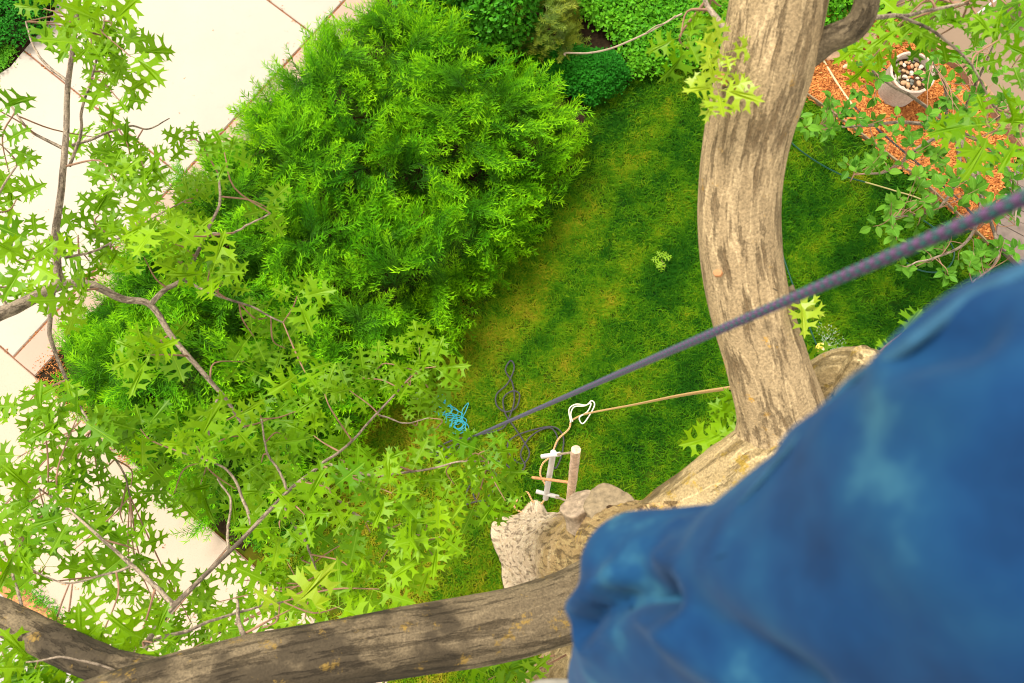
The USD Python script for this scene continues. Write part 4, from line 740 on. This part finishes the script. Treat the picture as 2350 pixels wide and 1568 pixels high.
for a, b in zip(ev[:-1], ev[1:]):
    ed.part('strip', slab(LineString([a, b]).buffer(0.006, cap_style=2), -0.03, 0.055), 'steel_edge')
# things by the patio
st = [G(2238, 38, 0.35), G(2262, 18, 0.42), G(2310, -20, 0.5)]
p, r = spline(st, 12, [0.016, 0.010, 0.009]); v, f, uv, bk = tube(p, r, 10); single('white_pole', (v, f), 'white_paint', 'white painted pole end sticking out over the tan patio', 'pole', smooth=True)
bx = G(2318, 42, 0.05); m = trimesh.creation.box([0.16, 0.14, 0.09]); m.apply_transform(trimesh.transformations.rotation_matrix(0.7, [0, 0, 1])); m.apply_translation(bx + [0, 0, 0.046]); mb = Thing('wooden_box', 'dark brown wooden box on the tan patio in the upper right corner', 'box', bx); mb.part('body', m, 'brown_box')
m = trimesh.creation.box([0.172, 0.152, 0.014]); m.apply_transform(trimesh.transformations.rotation_matrix(0.7, [0, 0, 1])); m.apply_translation(bx + [0, 0, 0.099]); mb.part('lid', m, 'brown_box')
# ================================================================== HOSE, SPRINKLER, FALLEN SPRIG ON THE LAWN
hose('garden_hose', [(1790, 300), (1830, 340), (1885, 378), (1940, 405), (1985, 418)], 0.006, 'green_hose', 'dark green garden hose lying across the lawn right of the upright limb', 'hose', z=0.045)
hose('faded_hose', [(1985, 418), (2020, 428), (2060, 440), (2100, 452), (2140, 470)], 0.006, 'pale_hose', 'faded yellowish end of hose lying on the lawn below the fruit tree', 'hose', z=0.045)
hose('coiled_hose', [(2110, 500), (2140, 520), (2172, 545), (2190, 580), (2178, 612), (2150, 625), (2110, 620), (2075, 600)], 0.006, 'green_hose', 'teal hose curling on the lawn under the fruit tree and climbing rope', 'hose', z=0.045)
hose('sprinkler_hose', [(1780, 540), (1796, 585), (1820, 655), (1845, 720), (1862, 762), (1874, 792)], 0.006, 'green_hose', 'straight teal hose leading from behind the limb to the sprinkler', 'hose', z=0.045)
sc_ = G(1880, 800); sp = Thing('sprinkler', 'small yellow lawn sprinkler at the end of the straight teal hose', 'sprinkler', sc_)
m = trimesh.creation.revolve(np.array([(0, 0.0), (0.038, 0.0), (0.042, 0.012), (0.038, 0.03), (0.02, 0.045), (0.012, 0.07), (0, 0.072)]), sections=24); m.apply_translation(sc_ + [0, 0, 0.02]); sp.part('body', m, 'yellow_plastic', smooth=40)
m = trimesh.creation.cylinder(radius=0.007, height=0.10, sections=10); m.apply_transform(trimesh.transformations.rotation_matrix(np.pi / 2, [0, 1, 0])); m.apply_translation(sc_ + [0, 0, 0.098]); sp.part('spray_arm', m, 'yellow_plastic', smooth=40)
dr = np.random.default_rng(5); drops = []
for k in range(420):
    az = dr.uniform(-2.2, 2.0); t = dr.uniform(0.02, 1) ** 1.3; R = 0.20 * t; o = sc_ + [np.cos(az) * R, np.sin(az) * R, 0.10 + 0.12 * t - 0.16 * t * t]; d = np.array([np.cos(az), np.sin(az), 0.3 - 0.6 * t]) * 0.014
    s = np.array([-np.sin(az), np.cos(az), 0]) * 0.0007; u = np.array([0, 0, 0.0007]); drops.append((np.array([o - s, o + s, o + u, o + d]), np.array([[0, 1, 3], [1, 2, 3], [2, 0, 3], [0, 2, 1]])))
sp.part('water_spray', cat(drops), 'water_drop', kind='stuff')
def sprig(px, py, n, L, label, z=0.05, seed=3):
    c = G(px, py, z); r = np.random.default_rng(seed); t = Thing('fallen_sprig', label, 'sprig', c)
    for k in range(n):
        az = 6.28 * k / n + r.normal(0, 0.2); t.part('leaf', place_leaf(LEAF2D[r.integers(10)], c, np.array([np.cos(az), np.sin(az), 0.05]), np.array([0, 0, 1.0]) + r.normal(0, 0.1, 3), L * r.uniform(0.8, 1.1), r)[:2], 'oak_leaf')
    p, rr = spline([c + [0, 0, -0.01], c + [0.02, -0.03, -0.01], c + [0.03, -0.07, -0.02]], 6, [0.002, 0.002, 0.002]); t.part('stalk', tube(p, rr, 5)[:2], 'twig_wood')
sprig(1518, 596, 6, 0.075, 'green sprig of oak leaves lying alone on the middle of the lawn')
hose('dead_twig', [(1296, 128), (1300, 122), (1350, 122), (1400, 112), (1450, 92), (1500, 68), (1545, 42), (1565, 32)], 0.0085, 'dead_wood', 'bare grey dead branch lying over the ground cover at the top', 'branch', z=0.38)
hose('dead_twig', [(1484, 74), (1505, 60), (1530, 52), (1550, 36)], 0.004, 'dead_wood', 'thin side twig lying on the bare dead branch at the top', 'branch', z=0.395)

# ================================================================== ROPES AND LADDER
a, b = D(2430, 420, 0.455), G(985, 1046, 0.02)
ts = np.linspace(0, 1, 700); line = a + (b - a) * ts[:, None]; line[:, 2] -= 0.05 * np.sin(np.pi * ts) * 0; far = ts
def braid(TH, S, bk, R): return R * 0.07 * np.abs(np.sin(3 * TH + 2 * np.pi * 38 * S) * np.sin(3 * TH - 2 * np.pi * 38 * S))
v, f, uv, bk = tube(line, np.full(len(line), 0.0050), 20, disp=braid)
single('climbing_rope', (v, f), 'climbing_cord', 'taut purple and teal braided climbing rope crossing in front of the limb', 'rope', smooth=True, uv=uv)
hose('slack_rope', [(985, 1046), (1000, 1030), (1040, 1010), (1090, 1000), (1150, 985), (1168, 960), (1180, 920), (1176, 880), (1160, 850), (1172, 828), (1180, 845), (1165, 880), (1140, 905), (1140, 930), (1160, 945), (1185, 935), (1192, 905), (1175, 898), (1155, 915), (1160, 950), (1180, 980), (1200, 1010), (1215, 1040), (1200, 1065), (1175, 1050), (1165, 1020), (1185, 1000),
                     (1230, 985), (1270, 980), (1292, 1000), (1290, 1040), (1275, 1075), (1265, 1050), (1280, 1010), (1262, 982), (1220, 1000), (1195, 1040), (1205, 1070), (1185, 1085), (1150, 1060), (1110, 1070), (1085, 1110), (1095, 1150), (1130, 1130), (1140, 1090), (1110, 1080), (1075, 1120), (1070, 1165), (1105, 1185), (1120, 1150), (1065, 1160), (1040, 1190)], 0.0062, 'slack_cord', 'slack dark rope lying in tangled loops on the lawn near the trunk', 'rope', z=0.05, n=700)
hose('tangled_rope', [(980, 1050), (1000, 1020), (1030, 1030), (1060, 1015), (1040, 1045), (1010, 1060), (990, 1040), (1020, 1050), (1045, 1030)], 0.006, 'slack_cord', 'small dark tangle of rope under the oak leaves where the climbing rope ends', 'rope', z=0.06, n=140)
# tan rope from the lawn up to the limb, and its orange end
v, f, uv, bk = rope([G(1310, 966, 0.05), G(1345, 950, 0.10), G(1450, 930, 0.9), D(1560, 908, 4.0), D(1700, 886, 2.9), D(1800, 860, 2.45)], 0.0075, 160, 10); single('tan_rope', (v, f), 'tan_cord', 'straight tan rope running from the lawn to behind the upright limb', 'rope', smooth=True, uv=uv)
hose('orange_rope', [(1310, 966), (1305, 985), (1280, 1010), (1265, 1045), (1245, 1065), (1240, 1090), (1252, 1115), (1250, 1145), (1236, 1160), (1222, 1150), (1210, 1130), (1195, 1140), (1180, 1160), (1195, 1175), (1215, 1170), (1225, 1180), (1205, 1190)], 0.0075, 'orange_cord', 'orange and tan rope winding over the lawn beside the ladder', 'rope', z=0.055, n=200)
hose('looped_string', [(1310, 970), (1306, 940), (1322, 928), (1345, 930), (1358, 920), (1364, 932), (1345, 965), (1335, 972), (1330, 958), (1348, 945), (1356, 926), (1340, 932), (1318, 934), (1310, 950), (1314, 968)], 0.0055, 'white_cord', 'white looped cord lying across the tan rope on the lawn', 'cord', z=0.07, n=160)
cr = np.random.default_rng(4); pts = [(955, 905), (968, 908), (985, 925), (1000, 915), (1012, 905), (1022, 915), (1015, 935), (1005, 930), (1010, 915)]
for k in range(60):
    an = k * 1.25 + cr.normal(0, 0.25); R_ = 17 + 8 * np.sin(k * 0.7); c_x, c_y = 1018 + 34 * min(1, k / 38), 935 + 42 * min(1, k / 38); pts.append((c_x + R_ * np.cos(an) * (1.1 if k < 40 else 0.9), c_y + R_ * np.sin(an) * 0.8))
pts += [(1066, 950), (1075, 925), (1062, 940), (1058, 962)]
hose('throw_line', pts, 0.0034, 'teal_line', 'tangled teal throw line heaped on the lawn by the juniper', 'cord', z=0.06, n=640, sides=6)
m = trimesh.creation.revolve(np.array([(0, 0.0), (0.022, 0.004), (0.030, 0.03), (0.026, 0.065), (0.012, 0.085), (0.014, 0.095), (0, 0.097)]), sections=18); m.apply_transform(trimesh.transformations.rotation_matrix(1.3, [0.6, 1, 0])); m.apply_translation(G(952, 905, 0.05)); single('throw_bag', m, 'bag_canvas', 'small white throw bag at the end of the teal line', 'bag', smooth=40)
# rope collar round the low limb
c_ = D(1470, 1190, 2.55); ax = unit(D(1600, 1100, 2.3) - D(1440, 1200, 2.6)); aa = unit(np.cross(ax, [0, 0, 1])); bb = np.cross(ax, aa); th = np.linspace(0, 2 * np.pi, 40); cp0 = D(1525, 1268, 2.52)
ring = cp0 + 0.158 * (np.cos(th)[:, None] * aa + np.sin(th)[:, None] * bb); v, f, uv, bk = tube(ring, np.full(40, 0.0085), 8, cap=False); single('limb_sling', (v, f), 'climbing_cord', 'dark purple rope loop tied round the limb beside the knee', 'rope', smooth=True, uv=uv)
# makeshift ladder: one rustic post, a white pole, rungs and ties
lad = Thing('ladder', 'makeshift ladder of one rough wooden post and white painted pole', 'ladder', G(1297, 1204))
P0, P1 = D(1293, 1215, 4.6), D(1322, 1032, 3.9)
p, r = spline([P0, (P0 * 0.6 + P1 * 0.4) + np.array([0.01, 0, 0]), P1], 40, [0.021, 0.022, 0.025]); v, f, uv, bk = tube(p, r, 22, disp=ridged(0.003, 0.5, 6, 40.0)); lad.part('post', (v, f), 'post_wood', smooth=35)
q0, q1 = D(1252, 1144, 4.55), D(1270, 1038, 4.2)
def stick(name, a, b, r, matname, sides=12): v, f, uv, bk = tube(np.linspace(a, b, 6), np.full(6, r), sides); lad.part(name, (v, f), matname, smooth=40, extra=bk if 'bark' in matname else None)
stick('pole', q0, q1, 0.0165, 'white_paint')
stick('rung', D(1243, 1048, 4.2), D(1286, 1042, 4.15), 0.012, 'white_paint'); stick('rung', D(1231, 1128, 4.52), D(1282, 1141, 4.48), 0.012, 'white_paint')
stick('rung', D(1222, 1096, 4.42), D(1312, 1108, 4.2), 0.008, 'raw_wood')
stick('tie', D(1280, 1043, 4.14), D(1318, 1038, 3.97), 0.006, 'dead_wood', 8); stick('tie', D(1276, 1140, 4.47), D(1306, 1152, 4.37), 0.006, 'dead_wood', 8)

# ================================================================== THE CLIMBER'S LEG
import manifold3d as m3
def ball(c, r): return m3.Manifold.sphere(r, 40).translate([float(x) for x in c])
hip, mid_, knee, ankle = D(2560, 1200, 0.36), D(2050, 1330, 0.45), D(1590, 1445, 0.60), D(1450, 1670, 1.0)
J = [(hip, 0.1245), (mid_, 0.0935), (knee, 0.062), (knee * 0.55 + ankle * 0.45, 0.060), (ankle, 0.052)]
chains = list(zip(J[:-1], J[1:])) + [((knee, 0.062), (D(1475, 1320, 0.63), 0.050)), ((D(1475, 1320, 0.63), 0.050), (D(1710, 1345, 0.56), 0.058)), ((D(1475, 1320, 0.63), 0.050), (D(1450, 1470, 0.66), 0.047)), ((knee, 0.062), (D(1450, 1470, 0.66), 0.047)), ((D(1450, 1470, 0.66), 0.047), (D(1430, 1560, 0.80), 0.055))]
body = m3.Manifold()
for (a, ra), (b, rb) in chains: body = body + m3.Manifold.batch_hull([ball(a, ra), ball(b, rb)])
leg = trimesh.Trimesh(*as_vf(body.refine_to_length(0.009))); trimesh.smoothing.filter_taubin(leg, iterations=14)
V, F = np.array(leg.vertices), np.array(leg.faces)
def cast(px, py):
    d = sight(px, py); a, b, c = V[F[:, 0]], V[F[:, 1]], V[F[:, 2]]; e_1, e_2 = b - a, c - a; h = np.cross(d, e_2); det = (e_1 * h).sum(1); inv = 1 / np.where(np.abs(det) < 1e-14, 1e-14, det)
    s = EYE - a; u = (s * h).sum(1) * inv; q = np.cross(s, e_1); w = (q @ d) * inv; t = (e_2 * q).sum(1) * inv; ok = (u >= 0) & (w >= 0) & (u + w <= 1) & (t > 0.01)
    return EYE + d * t[ok].min() if ok.any() else None
def path_on(pxs, n=30):
    k = np.array(pxs, float); t = np.linspace(0, len(k) - 1, n); P = [cast(*(k[min(int(x), len(k) - 2)] + (k[min(int(x), len(k) - 2) + 1] - k[min(int(x), len(k) - 2)]) * (x - min(int(x), len(k) - 2)))) for x in t]
    return np.array([p for p in P if p is not None])
seam_px = [(2420, 570), (2345, 630), (2200, 700), (2080, 800), (1950, 880), (1850, 985), (1740, 1110), (1690, 1165)]
seam_pts = path_on(seam_px, 40)
fold_defs = [([(1335, 1440), (1370, 1405), (1420, 1375), (1480, 1362), (1530, 1368)], -0.016, 0.009), ([(1325, 1400), (1370, 1355), (1420, 1330), (1470, 1330)], 0.005, 0.010), ([(1460, 1310), (1500, 1345), (1540, 1372)], -0.012, 0.010), ([(1555, 1200), (1530, 1280), (1535, 1350)], 0.0035, 0.008), ([(1530, 1372), (1640, 1445), (1740, 1510), (1860, 1566)], -0.008, 0.014), ([(1560, 1460), (1680, 1540)], 0.008, 0.02),
             ([(1600, 1250), (1760, 1380), (1900, 1440)], 0.004, 0.02), ([(2120, 800), (2220, 780)], -0.010, 0.012), ([(1780, 1010), (1900, 960)], 0.003, 0.014), ([(2000, 1000), (2200, 1100)], -0.004, 0.02)]
folds = [(path_on(p, 30), amp, sg) for p, amp, sg in fold_defs]
N = np.array(trimesh.Trimesh(V, F, process=False).vertex_normals)
disp = (meshkit.fbm(V * 11, 3, 3) - 0.5) * 0.005 + (meshkit.fbm(V * 40, 2, 8) - 0.5) * 0.0012
for P, amp, sg in folds:
    if len(P) < 2: continue
    d = np.sqrt(((V[:, None] - P[None]) ** 2).sum(-1)).min(1); disp += amp * np.exp(-(d / sg) ** 2) - amp * 0.35 * np.exp(-((d - 2 * sg) / sg) ** 2)
ds = np.sqrt(((V[:, None] - seam_pts[None]) ** 2).sum(-1)).min(1); disp += 0.0022 * np.exp(-(ds / 0.004) ** 2)
V = V + N * disp[:, None]
per = Thing('person', 'person in blue jeans with one bent knee raised, seen from above', 'person', (knee[0], knee[1], ankle[2] - 0.1))
per.part('jeans', (V, F), 'denim', smooth=True)
sm = seam_pts + unit(EYE - seam_pts) * 0.0035; k5 = spline(sm[::4], 80)[0]; v, f, uv, bk = tube(k5, 0.0034 * np.sin(np.pi * np.clip(np.linspace(0.5, 1.02, len(k5)), 0, 1)) + 0.0006, 8); per.part('seam', (v, f), 'denim_seam', smooth=True)
toe, heel = D(1255, 1640, 1.02), D(1460, 1720, 1.06)
sh = m3.Manifold.batch_hull([ball(ankle + [0, 0, -0.02], 0.052), ball(heel + [0, 0, -0.03], 0.042), ball((toe + heel) / 2, 0.046), ball(toe, 0.042)]); shm = trimesh.Trimesh(*as_vf(sh.refine_to_length(0.012))); trimesh.smoothing.filter_taubin(shm, iterations=8); per.part('shoe', shm, 'shoe_grey', smooth=True)
